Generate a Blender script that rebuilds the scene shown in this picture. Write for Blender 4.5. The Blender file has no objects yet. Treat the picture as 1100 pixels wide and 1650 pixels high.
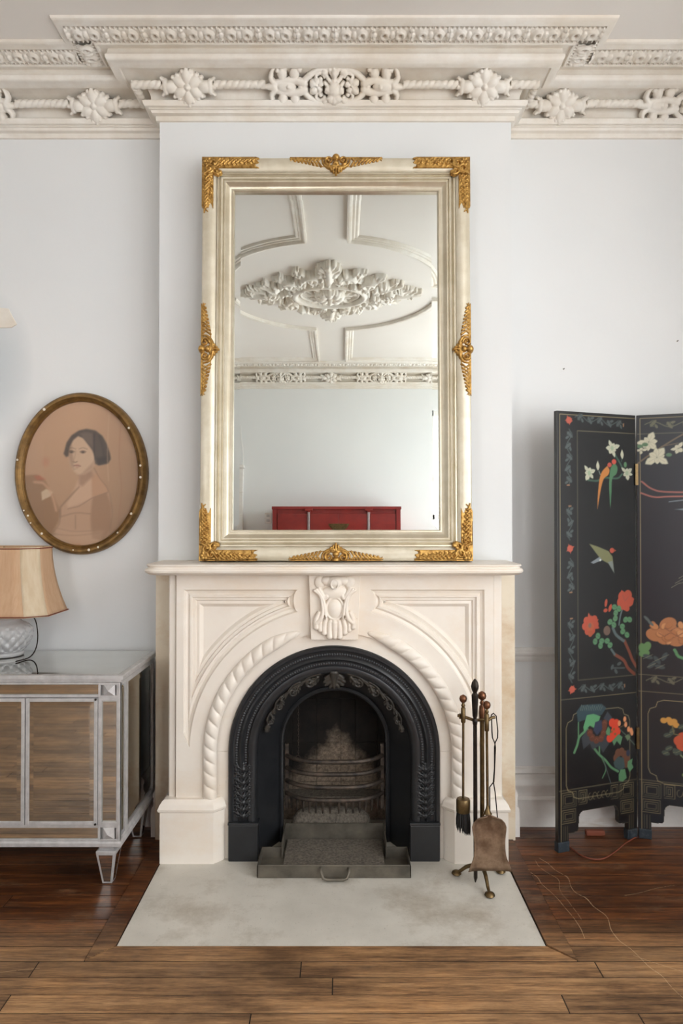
import bpy, math, random
import numpy as np
from mathutils import Vector, Matrix
from mathutils.geometry import tessellate_polygon

PI = math.pi
R = math.radians
scene = bpy.context.scene
col = scene.collection

# ------------------------------------------------------------------ camera, sky, exposure
cam_d = bpy.data.cameras.new('camera')
cam_d.sensor_fit = 'VERTICAL'; cam_d.sensor_height = 36.0; cam_d.sensor_width = 24.0; cam_d.lens = 24.0
cam_d.clip_start = 0.05
cam = bpy.data.objects.new('camera', cam_d); col.objects.link(cam)
cam.location = (0, 0, 1.34); cam.rotation_euler = (R(90.625), 0, 0)
scene.camera = cam

world = bpy.data.worlds.new('overcast_sky'); scene.world = world; world.use_nodes = True
bgn = world.node_tree.nodes['Background']
bgn.inputs['Color'].default_value = (0.975, 0.987, 1.0, 1)
bgn.inputs['Strength'].default_value = 6.0

vs = scene.view_settings
vs.view_transform = 'Standard'; vs.look = 'None'; vs.gamma = 1.0; vs.use_curve_mapping = False
vs.exposure = 0.40
scene.cycles.use_denoising = True
scene.cycles.max_bounces = 12; scene.cycles.diffuse_bounces = 6; scene.cycles.glossy_bounces = 6
scene.cycles.transmission_bounces = 8; scene.cycles.transparent_max_bounces = 12
scene.cycles.caustics_reflective = False; scene.cycles.caustics_refractive = False
scene.cycles.sample_clamp_indirect = 6.0

# room dimensions (metres)
XL, XR, YW, YB, YR, ZC = -3.40, 2.10, 3.02, 2.89, -1.80, 3.247
BX0, BX1 = -0.774, 0.722                        # chimney breast
CX = -0.029                                     # fireplace axis
WIN = [('R', -1.55, -0.15), ('R', 0.20, 1.60), ('F', 1.15, 1.95), ('F', -2.20, -1.50)]   # R: right-wall openings; F: unseen windows added behind the camera for fill light
WZ0, WZ1 = 0.45, 2.80
for side, y0, y1 in WIN:                        # sky portals in the window openings
    ld = bpy.data.lights.new('sky_portal', 'AREA'); ld.shape = 'RECTANGLE'
    ld.size = WZ1 - WZ0; ld.size_y = y1 - y0; ld.cycles.is_portal = True
    lo = bpy.data.objects.new('sky_portal', ld); col.objects.link(lo)
    if side == 'R': lo.location = (XR + 0.16, (y0 + y1) / 2, (WZ0 + WZ1) / 2); lo.rotation_euler = (0, R(90), 0)
    else: lo.location = ((y0 + y1) / 2, YR - 0.15, (WZ0 + WZ1) / 2); lo.rotation_euler = (R(90), 0, R(180)); ld.size, ld.size_y = y1 - y0, WZ1 - WZ0

# ------------------------------------------------------------------ helpers
def lin(c):
    return tuple((x / 12.92 if x <= 0.04045 else ((x + 0.055) / 1.055) ** 2.4) for x in (v / 255.0 for v in c))

class MB:
    """collects geometry for ONE mesh object"""
    def __init__(s): s.v = []; s.f = []
    def add(s, vs_, fs):
        n = len(s.v); s.v.extend([tuple(map(float, p)) for p in vs_]); s.f.extend([tuple(i + n for i in f) for f in fs]); return s
    def box(s, x0, x1, y0, y1, z0, z1):
        x0, x1 = min(x0, x1), max(x0, x1); y0, y1 = min(y0, y1), max(y0, y1); z0, z1 = min(z0, z1), max(z0, z1)
        return s.add([(x0,y0,z0),(x1,y0,z0),(x1,y1,z0),(x0,y1,z0),(x0,y0,z1),(x1,y0,z1),(x1,y1,z1),(x0,y1,z1)],
                     [(0,3,2,1),(4,5,6,7),(0,1,5,4),(1,2,6,5),(2,3,7,6),(3,0,4,7)])
    def loft(s, rings, closed=True, cap=True):
        n = len(rings[0]); vs_ = [p for r in rings for p in r]; fs = []
        for i in range(len(rings) - 1):
            for j in range(n if closed else n - 1):
                k = (j + 1) % n
                fs.append((i*n + j, i*n + k, (i+1)*n + k, (i+1)*n + j))
        if cap and closed:
            fs.append(tuple(range(n))[::-1]); fs.append(tuple((len(rings)-1)*n + j for j in range(n)))
        return s.add(vs_, fs)
    def lathe(s, prof, n=24, c=(0,0,0)):
        rings = [[(c[0] + r*math.cos(2*PI*k/n), c[1] + r*math.sin(2*PI*k/n), c[2] + z) for k in range(n)] for r, z in prof]
        return s.loft(rings)
    def tube(s, path, rad, n=8, closed=False):
        P = [Vector(p) for p in path]; m = len(P)
        if not hasattr(rad, '__len__'): rad = [rad] * m
        rings = []; N = None
        for i in range(m):
            if closed: t = P[(i+1) % m] - P[i-1]
            else: t = P[min(i+1, m-1)] - P[max(i-1, 0)]
            t.normalize()
            if N is None:
                N = t.orthogonal()
            N = (N - t * N.dot(t)).normalized(); B = t.cross(N)
            rings.append([tuple(P[i] + (N*math.cos(2*PI*k/n) + B*math.sin(2*PI*k/n)) * rad[i]) for k in range(n)])
        if closed: rings.append(rings[0]); return s.loft(rings, cap=False)
        return s.loft(rings)
    def prism(s, poly, a, b, ax='y'):
        """2-D polygon (list of loops: outline then holes) extruded between a and b along an axis"""
        loops = poly if isinstance(poly[0][0], (tuple, list)) else [poly]
        def P(q, d):
            return {'y': (q[0], d, q[1]), 'x': (d, q[0], q[1]), 'z': (q[0], q[1], d)}[ax]
        flat = [q for l in loops for q in l]; n = len(flat)
        tris = tessellate_polygon([[Vector((q[0], q[1], 0)) for q in l] for l in loops])
        vs_ = [P(q, a) for q in flat] + [P(q, b) for q in flat]
        fs = [tuple(t) for t in tris] + [tuple(i + n for i in reversed(t)) for t in tris]
        o = 0
        for l in loops:
            m = len(l)
            for j in range(m):
                k = (j + 1) % m
                fs.append((o+j, o+k, o+k+n, o+j+n))
            o += m
        return s.add(vs_, fs)
    def build(s, name, mat, parent=None, loc=None, smooth=None, bevel=0, world=True):
        me = bpy.data.meshes.new(name); me.from_pydata(s.v, [], s.f); me.update()
        import bmesh
        bm = bmesh.new(); bm.from_mesh(me); bmesh.ops.recalc_face_normals(bm, faces=bm.faces); bm.to_mesh(me); bm.free()
        return link(name, me, mat, parent, loc, smooth, bevel, world)

def link(name, me, mat, parent=None, loc=None, smooth=None, bevel=0, world=True):
    if smooth is not None:
        me.polygons.foreach_set('use_smooth', [True] * len(me.polygons))
        me.set_sharp_from_angle(angle=R(smooth))
    me.materials.append(mat)
    o = bpy.data.objects.new(name, me); col.objects.link(o)
    if parent is not None:
        o.parent = parent
        if world:                                   # geometry was given in world metres
            w = Vector((0, 0, 0)); q = parent
            while q is not None: w += q.location; q = q.parent
            o.location = -w
    if loc is not None: o.location = loc
    if bevel:
        b = o.modifiers.new('bevel', 'BEVEL'); b.width = bevel; b.segments = 2; b.limit_method = 'ANGLE'; b.angle_limit = R(40)
    return o

def tag(o, label, cat=None, group=None, kind=None):
    o['label'] = label
    if cat: o['category'] = cat
    if group: o['group'] = group
    if kind: o['kind'] = kind
    return o

def thing(name, label, cat, loc=(0,0,0), rz=0, group=None, kind=None):
    o = bpy.data.objects.new(name, None); col.objects.link(o); o.empty_display_size = 0.05
    o.location = loc; o.rotation_euler = (0, 0, rz)
    return tag(o, label, cat, group, kind)

def dup(o, parent, loc=None, rot=None, scale=None):
    c = o.copy(); col.objects.link(c); c.parent = parent
    if loc is not None: c.location = loc
    if rot is not None: c.rotation_euler = rot
    if scale is not None: c.scale = scale
    return c

# ------------------------------------------------------------------ procedural materials
class NT:
    def __init__(s, name):
        s.m = bpy.data.materials.new(name); s.m.use_nodes = True; s.t = s.m.node_tree
        s.b = s.t.nodes['Principled BSDF']; s._p = None
    def n(s, typ, **kw):
        nd = s.t.nodes.new(typ)
        for k, v in kw.items(): setattr(nd, k, v)
        return nd
    def l(s, a, b): s.t.links.new(a, b)
    def pos(s, scale=(1,1,1)):
        if s._p is None: s._p = s.n('ShaderNodeNewGeometry')
        mp = s.n('ShaderNodeMapping'); mp.inputs['Scale'].default_value = scale
        s.l(s._p.outputs['Position'], mp.inputs['Vector']); return mp.outputs['Vector']
    def noise(s, sc, det=4, rough=0.55, scale=(1,1,1), vec=None):
        t = s.n('ShaderNodeTexNoise'); t.inputs['Scale'].default_value = sc; t.inputs['Detail'].default_value = det
        t.inputs['Roughness'].default_value = rough; s.l(vec if vec is not None else s.pos(scale), t.inputs['Vector']); return t.outputs['Fac']
    def ramp(s, fac, stops):
        r = s.n('ShaderNodeValToRGB'); e = r.color_ramp.elements
        while len(e) < len(stops): e.new(0.5)
        for el, (p, c) in zip(e, stops):
            el.position = p; el.color = (*c, 1) if len(c) == 3 else c
        s.l(fac, r.inputs['Fac']); return r.outputs['Color']
    def mix(s, fac, a, b, mode='MIX'):
        m = s.n('ShaderNodeMix', data_type='RGBA', blend_type=mode)
        for sock, v in ((m.inputs[0], fac), (m.inputs[6], a), (m.inputs[7], b)):
            if isinstance(v, (int, float)): sock.default_value = v
            elif isinstance(v, tuple): sock.default_value = (*v, 1) if len(v) == 3 else v
            else: s.l(v, sock)
        return m.outputs[2]
    def math(s, op, a, b=0.0, clamp=False):
        m = s.n('ShaderNodeMath', operation=op); m.use_clamp = clamp
        for sock, v in ((m.inputs[0], a), (m.inputs[1], b)):
            if isinstance(v, (int, float)): sock.default_value = v
            else: s.l(v, sock)
        return m.outputs[0]
    def sep(s):
        if s._p is None: s._p = s.n('ShaderNodeNewGeometry')
        x = s.n('ShaderNodeSeparateXYZ'); s.l(s._p.outputs['Position'], x.inputs[0]); return x.outputs
    def color(s, c): 
        if isinstance(c, tuple): s.b.inputs['Base Color'].default_value = (*c, 1)
        else: s.l(c, s.b.inputs['Base Color'])
    def set(s, **kw):
        for k, v in kw.items():
            sock = s.b.inputs[k.replace('_', ' ')]
            if isinstance(v, (int, float)): sock.default_value = v
            elif isinstance(v, tuple): sock.default_value = v
            else: s.l(v, sock)
        return s
    def bump(s, h, strength=0.2, dist=0.01):
        b = s.n('ShaderNodeBump'); b.inputs['Strength'].default_value = strength; b.inputs['Distance'].default_value = dist
        s.l(h, b.inputs['Height']); s.l(b.outputs['Normal'], s.b.inputs['Normal']); return s

def simple(name, c, rough=0.5, metal=0.0, c2=None, sc=8, stretch=(1,1,1), bump=0.0, bdist=0.002, lo=0.35, hi=0.65, **kw):
    m = NT(name)
    f = m.noise(sc, 5, 0.6, stretch)
    if c2 is not None: m.color(m.ramp(f, [(lo, lin(c)), (hi, lin(c2))]))
    else: m.color(lin(c))
    m.set(Roughness=rough, Metallic=metal, **kw)
    if bump: m.bump(f, bump, bdist)
    return m.m

M = {}
def wall_paint(name, c, c2, stain=False):
    m = NT(name)
    f = m.noise(1.3, 3, 0.5); base = m.ramp(f, [(0.3, lin(c)), (0.7, lin(c2))])
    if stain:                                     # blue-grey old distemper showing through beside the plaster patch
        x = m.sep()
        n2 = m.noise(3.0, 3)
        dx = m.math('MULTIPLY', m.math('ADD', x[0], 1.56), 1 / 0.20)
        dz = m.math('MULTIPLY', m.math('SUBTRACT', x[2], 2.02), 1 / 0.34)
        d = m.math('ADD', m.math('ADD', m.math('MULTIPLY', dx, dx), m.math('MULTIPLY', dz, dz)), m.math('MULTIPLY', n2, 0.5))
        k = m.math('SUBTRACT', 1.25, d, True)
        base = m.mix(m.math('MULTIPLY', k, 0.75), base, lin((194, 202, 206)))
    m.color(base); m.set(Roughness=0.6)
    h = m.math('ADD', m.noise(9, 5, 0.6), m.math('MULTIPLY', m.noise(70, 3), 0.15))
    m.bump(h, 0.16, 0.006)
    return m.m
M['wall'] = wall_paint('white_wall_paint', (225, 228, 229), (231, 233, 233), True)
M['ceil'] = wall_paint('ceiling_paint', (226, 221, 214), (231, 227, 221))
m = NT('plaster_cream'); f = m.noise(14, 5, 0.65); g = m.noise(2.2, 3)
m.color(m.mix(m.ramp(g, [(0.45, (0,0,0)), (0.75, (0.6,0.6,0.6))]), m.ramp(f, [(0.3, lin((226, 219, 208))), (0.6, lin((236, 232, 224)))]), lin((214, 200, 178))))
m.set(Roughness=0.55); m.bump(f, 0.12, 0.004); M['plaster'] = m.m
m = NT('painted_woodwork'); f = m.noise(22, 6, 0.7); g = m.noise(6, 4, 0.7, (0.3, 0.3, 1.6))
m.color(m.mix(m.ramp(g, [(0.58, (0,0,0)), (0.72, (0.7,0.7,0.7))]), m.ramp(f, [(0.3, lin((226, 224, 220))), (0.7, lin((236, 234, 230)))]), lin((188, 172, 150))))
m.set(Roughness=0.5); m.bump(f, 0.15, 0.003); M['woodwork'] = m.m
def marble(name, c, c2, dirt, amt):
    m = NT(name); f = m.noise(5, 6, 0.6); v = m.noise(2.4, 8, 0.7, (1, 1, 1.6)); s = m.noise(60, 3, 0.7)
    base = m.ramp(f, [(0.3, lin(c)), (0.7, lin(c2))])
    base = m.mix(m.ramp(v, [(0.50, (0,0,0)), (0.68, (amt,amt,amt))]), base, lin(dirt))
    base = m.mix(m.ramp(s, [(0.70, (0,0,0)), (0.78, (0.35,0.35,0.35))]), base, lin((150, 120, 90)))
    if 'hearth' in name: base = m.mix(m.ramp(m.noise(130, 4, 0.8), [(0.62, (0,0,0)), (0.70, (0.6,0.6,0.6))]), base, lin((108, 98, 84)))
    m.color(base); m.set(Roughness=0.42); m.bump(s, 0.05, 0.002); return m.m
M['marble'] = marble('white_marble', (230, 222, 211), (237, 231, 221), (226, 208, 184), 0.45)
M['marble_old'] = marble('stained_stone', (222, 208, 184), (234, 225, 206), (204, 174, 134), 0.8)
M['hearth'] = marble('hearth_marble', (196, 192, 182), (214, 210, 200), (150, 138, 118), 0.75)
# floor boards: worn pale in the walking lane, dark old varnish beside the hearth
m = NT('oak_boards')
oi = m.n('ShaderNodeObjectInfo'); x = m.sep()
off = m.n('ShaderNodeVectorMath', operation='ADD'); cmb = m.n('ShaderNodeCombineXYZ')
m.l(m.math('MULTIPLY', oi.outputs['Random'], 37.0), cmb.inputs[0]); m.l(m.math('MULTIPLY', oi.outputs['Random'], 11.0), cmb.inputs[2])
m.l(m.pos((1,1,1)), off.inputs[0]); m.l(cmb.outputs[0], off.inputs[1])
mp = m.n('ShaderNodeMapping'); mp.inputs['Scale'].default_value = (1.6, 26, 26); m.l(off.outputs[0], mp.inputs['Vector'])
grain = m.noise(2.2, 7, 0.68, vec=mp.outputs['Vector'])
mp2 = m.n('ShaderNodeMapping'); mp2.inputs['Scale'].default_value = (7, 150, 150); m.l(off.outputs[0], mp2.inputs['Vector'])
fine = m.noise(3, 4, 0.7, vec=mp2.outputs['Vector'])
gr = m.math('ADD', m.math('MULTIPLY', grain, 0.58), m.math('MULTIPLY', fine, 0.42))
worn = m.ramp(gr, [(0.34, lin((54, 35, 22))), (0.46, lin((138, 102, 68))), (0.60, lin((190, 148, 104)))])
dark = m.ramp(gr, [(0.34, lin((28, 15, 9))), (0.48, lin((84, 48, 27))), (0.62, lin((146, 88, 46)))])
wn = m.noise(1.5, 4, 0.6)
lane = m.math('MULTIPLY', m.math('SUBTRACT', m.math('ADD', 2.22, m.math('MULTIPLY', wn, 0.16)), x[1]), 5.0, True)
cc = m.mix(lane, dark, worn)
tone = m.math('ADD', 0.55, m.math('MULTIPLY', oi.outputs['Random'], 0.45))
patch = m.ramp(m.noise(2.6, 6, 0.7, (0.7, 1.6, 1)), [(0.32, (0.42, 0.40, 0.38)), (0.52, (1.0, 1.0, 1.0)), (0.72, (1.35, 1.28, 1.15))])
cc = m.mix(1.0, cc, patch, 'MULTIPLY')
cc = m.mix(1.0, cc, m.ramp(tone, [(0.0, (0,0,0)), (1.0, (1,1,1))]), 'MULTIPLY')
# long pale scratches on the dark side, and scuffs
def scratch(ax, ay, bx, by, wob, w):
    L = math.hypot(bx-ax, by-ay); nx, ny = -(by-ay)/L, (bx-ax)/L; tx, ty = (bx-ax)/L, (by-ay)/L
    d = m.math('ADD', m.math('MULTIPLY', x[0], nx), m.math('MULTIPLY', x[1], ny)); d = m.math('SUBTRACT', d, ax*nx + ay*ny)
    d = m.math('ADD', d, m.math('MULTIPLY', m.math('SUBTRACT', m.noise(2.5, 2), 0.5), wob))
    on = m.math('LESS_THAN', m.math('ABSOLUTE', d), w)
    t = m.math('SUBTRACT', m.math('ADD', m.math('MULTIPLY', x[0], tx), m.math('MULTIPLY', x[1], ty)), ax*tx + ay*ty)
    on = m.math('MULTIPLY', on, m.math('MULTIPLY', m.math('GREATER_THAN', t, 0), m.math('LESS_THAN', t, L)))
    return m.math('MULTIPLY', on, m.math('GREATER_THAN', m.noise(60, 3), 0.40))
sc_all = None
for a in ((0.80, 2.72, 1.00, 1.84, 0.30, 0.0014), (0.72, 2.62, 0.79, 2.20, 0.22, 0.0012), (0.78, 2.70, 0.80, 2.30, 0.35, 0.0010), (1.25, 2.35, 1.45, 2.45, 0.05, 0.0012),
          (0.90, 2.12, 1.20, 1.90, 0.08, 0.001), (1.0, 2.45, 1.22, 2.52, 0.05, 0.001), (-1.35, 2.0, -0.9, 2.05, 0.10, 0.001)):
    q = scratch(*a); sc_all = q if sc_all is None else m.math('MAXIMUM', sc_all, q)
scuff = m.ramp(m.noise(3.5, 8, 0.75, (1.2, 2.4, 1)), [(0.54, (0,0,0)), (0.74, (0.5,0.5,0.5))])
cc = m.mix(m.math('MULTIPLY', sc_all, 0.5), cc, lin((206, 178, 140)))
cc = m.mix(scuff, cc, lin((150, 122, 96)))
m.color(cc)
m.set(Roughness=m.math('ADD', m.math('ADD', 0.28, m.math('MULTIPLY', lane, 0.22)), m.math('MULTIPLY', fine, 0.15)))
m.bump(gr, 0.25, 0.002); M['oak'] = m.m
M['subfloor'] = simple('dark_subfloor', (20, 13, 9), 0.9)

# ------------------------------------------------------------------ room shell
def struct(o, label): return tag(o, label, kind='structure')

fl = MB().box(XL, XR, YR, YW + 0.35, -0.06, -0.0010).build('floor', M['subfloor']); struct(fl, 'worn dark oak strip floor laid around the hearth')
rnd = random.Random(4)
ROW = 0.0725
HX0, HX1, HY0 = -0.707, 0.643, 2.157
BW = 0.073
def plank(poly, ztop=0.0):
    """one floor board: polygon in plan with small chamfered edges"""
    n = len(poly); cx = sum(p[0] for p in poly)/n; cy = sum(p[1] for p in poly)/n
    e = 0.0018
    inn = [(p[0] - math.copysign(e, p[0]-cx), p[1] - math.copysign(e, p[1]-cy)) for p in poly]
    rings = [[(*p, -0.0010) for p in inn], [(*p, ztop + rnd.uniform(-0.0003, 0.0004)) for p in inn]]
    mb = MB().loft(rings)
    o = mb.build('floor_board', M['oak'], fl)
    return o
k0 = math.floor((YR - (HY0 - BW)) / ROW)
y = HY0 - BW + k0 * ROW
while y < YW:
    ya, yb = max(y, YR), min(y + ROW, YW + 0.0)
    spans = [(XL, XR)]
    if yb > HY0 - BW + 0.001 : spans = [(XL, HX0 - BW), (HX1 + BW, XR)]
    for (a, b) in spans:
        xx = a
        while xx < b - 0.01:
            step = rnd.uniform(0.7, 1.7) if y > 0.9 else rnd.uniform(1.6, 2.6)
            nx = min(b, xx + step)
            if b - nx < 0.35: nx = b
            if yb - ya > 0.01: plank([(xx, ya), (nx, ya), (nx, yb), (xx, yb)])
            xx = nx
    y += ROW
# mitred border boards round the hearth
plank([(HX0 - BW, HY0 - BW), (HX1 + BW, HY0 - BW), (HX1, HY0), (HX0, HY0)], 0.002)
plank([(HX0 - BW, HY0 - BW), (HX0, HY0), (HX0, 2.89), (HX0 - BW, 2.89)], 0.004)
plank([(HX1 + BW, HY0 - BW), (HX1 + BW, 2.89), (HX1, 2.89), (HX1, HY0)], 0.006)

hs = MB().box(HX0 + 0.002, HX1 - 0.002, HY0 + 0.002, 3.16, -0.0009, 0.001).build('hearth_slab', M['hearth'], bevel=0.002)
tag(hs, 'worn pale marble hearth slab let into the floor before the fireplace', 'hearth', kind='structure')

OPX0, OPX1, OPZ = CX - 0.36, CX + 0.36, 0.80    # rough opening behind the iron insert
def holed_wall(x0, x1, y0, y1, z1):
    return MB().box(x0, OPX0, y0, y1, -0.02, z1).box(OPX1, x1, y0, y1, -0.02, z1).box(OPX0, OPX1, y0, y1, OPZ, z1)
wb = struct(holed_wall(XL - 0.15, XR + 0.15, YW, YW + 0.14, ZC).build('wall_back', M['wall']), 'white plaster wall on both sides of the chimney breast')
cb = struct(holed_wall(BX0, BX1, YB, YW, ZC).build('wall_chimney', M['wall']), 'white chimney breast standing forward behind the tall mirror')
mbw = MB(); xw = XL - 0.15
for a, b in sorted((a, b) for s, a, b in WIN if s == 'F'):
    mbw.box(xw, a, YR - 0.14, YR, -0.02, ZC).box(a, b, YR - 0.14, YR, -0.02, WZ0).box(a, b, YR - 0.14, YR, WZ1, ZC); xw = b
struct(mbw.box(xw, XR + 0.15, YR - 0.14, YR, -0.02, ZC).build('wall_front', M['wall']), 'plain white wall opposite the fireplace, seen in the mirror')
def side_wall(X, t, wins, name, label):
    mb = MB(); y = YR
    for a, b in wins:
        mb.box(X, X + t, y, a, -0.02, ZC).box(X, X + t, a, b, -0.02, WZ0).box(X, X + t, a, b, WZ1, ZC); y = b
    mb.box(X, X + t, y, YW, -0.02, ZC)
    return struct(mb.build(name, M['wall']), label)
side_wall(XR, 0.15, [(a, b) for s, a, b in WIN if s == 'R'], 'wall_right', 'white wall with two tall sash windows on the right')
side_wall(XL, -0.15, [(a, b) for s, a, b in WIN if s == 'L'], 'wall_left', 'plain white wall on the left')
ce = struct(MB().box(XL - 0.15, XR + 0.15, YR - 0.14, YW + 0.14, ZC, ZC + 0.1).build('ceiling', M['ceil']), 'warm white plaster ceiling with moulded panels')

# windows
mg = NT('window_glass'); tr = mg.n('ShaderNodeBsdfTransparent'); gl = mg.n('ShaderNodeBsdfGlossy'); gl.inputs['Roughness'].default_value = 0.02
mx = mg.n('ShaderNodeMixShader'); mx.inputs[0].default_value = 0.06
mg.l(tr.outputs[0], mx.inputs[1]); mg.l(gl.outputs[0], mx.inputs[2]); mg.l(mx.outputs[0], mg.t.nodes['Material Output'].inputs['Surface'])
M['pane'] = mg.m
for i, (s, a, b) in enumerate(WIN):
    X = XR + 0.03 if s == 'R' else YR - 0.03
    sg = 1 if s == 'R' else -1
    wx = (lambda mb, x0, x1, y0, y1, z0, z1: mb.box(x0, x1, y0, y1, z0, z1)) if s == 'R' else (lambda mb, x0, x1, y0, y1, z0, z1: mb.box(y0, y1, x0, x1, z0, z1))
    f = MB()
    zm = (WZ0 + WZ1) / 2
    for (y0, y1, z0, z1) in ((a, a+0.05, WZ0, WZ1), (b-0.05, b, WZ0, WZ1), (a, b, WZ0, WZ0+0.06), (a, b, WZ1-0.06, WZ1), (a, b, zm-0.025, zm+0.025), ((a+b)/2-0.012, (a+b)/2+0.012, WZ0, WZ1)):
        wx(f, X, X + sg*0.05, y0, y1, z0, z1)
    w = f.build('window_%d' % (i+1), M['woodwork'])
    struct(w, ['tall white sash window in the right wall near the camera end', 'tall white sash window in the right wall near the folding screen', 'unseen sash window added for frontal light at the right of the wall behind the camera', 'unseen sash window added as fill light at the left of the wall behind the camera'][i])
    for (y0, y1) in ((a+0.05, (a+b)/2-0.012), ((a+b)/2+0.012, b-0.05)):
        for (z0, z1) in ((WZ0+0.06, zm-0.025), (zm+0.025, WZ1-0.06)):
            wx(MB(), X + sg*0.02, X + sg*0.024, y0, y1, z0, z1).build('pane', M['pane'], w)
    wx(MB(), X - sg*0.09, X + sg*0.1, a - 0.06, b + 0.06, WZ0 - 0.035, WZ0).build('window_sill', M['woodwork'], w, bevel=0.004)

# skirting and dado rail
def profile_run(name, prof, pts_fn, mat, label, smooth=30):
    """sweep a profile [(p, z)] along a plan path given by pts_fn(p)"""
    cols_ = [[(q[0], q[1], z) for q in pts_fn(p)] for p, z in prof]
    rings = [[c[i] for c in cols_] for i in range(len(cols_[0]))]
    o = MB().loft(rings, closed=True, cap=True).build(name, mat, smooth=smooth)
    return struct(o, label)
SK = [(0, 0), (0.030, 0), (0.030, 0.118), (0.024, 0.126), (0.020, 0.128), (0.020, 0.165), (0.023, 0.172), (0.022, 0.182), (0.014, 0.196), (0.012, 0.205), (0.012, 0.222), (0.016, 0.228), (0.013, 0.240), (0.005, 0.252), (0, 0.254)]
profile_run('baseboard_left', SK, lambda p: [(XL, YW - p), (BX0 - p, YW - p), (BX0 - p, YB + 0.004)], M['woodwork'], 'tall white painted skirting behind the mirrored cabinet')
profile_run('baseboard_right', SK, lambda p: [(BX1 + p, YB + 0.004), (BX1 + p, YW - p), (XR, YW - p)], M['woodwork'], 'tall chipped white skirting behind the folding screen')
profile_run('baseboard_front', SK, lambda p: [(XR, YR + p), (XL, YR + p)], M['woodwork'], 'tall white painted skirting on the wall opposite the fireplace')
DR = [(0, 0.712), (0.008, 0.714), (0.012, 0.724), (0.012, 0.738), (0.020, 0.744), (0.022, 0.752), (0.016, 0.758), (0.016, 0.766), (0.010, 0.774), (0, 0.776)]
profile_run('trim_1', DR, lambda p: [(BX1, YW - p), (XR, YW - p)], M['woodwork'], 'narrow white dado rail between the fireplace and the folding screen')
# ------------------------------------------------------------------ carved relief engine
def smoothpts(pts, n=8):
    P = [np.array(p, float) for p in pts]
    if len(P) < 3: 
        return [P[0] + (P[-1]-P[0]) * t for t in np.linspace(0, 1, n)]
    out = []
    Q = [2*P[0]-P[1]] + P + [2*P[-1]-P[-2]]
    for i in range(1, len(Q)-2):
        a, b, c, d = Q[i-1], Q[i], Q[i+1], Q[i+2]
        for t in np.linspace(0, 1, n, endpoint=False):
            out.append(0.5*((2*b) + (-a+c)*t + (2*a-5*b+4*c-d)*t*t + (-a+3*b-3*c+d)*t**3))
    out.append(P[-1]); return out

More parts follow.
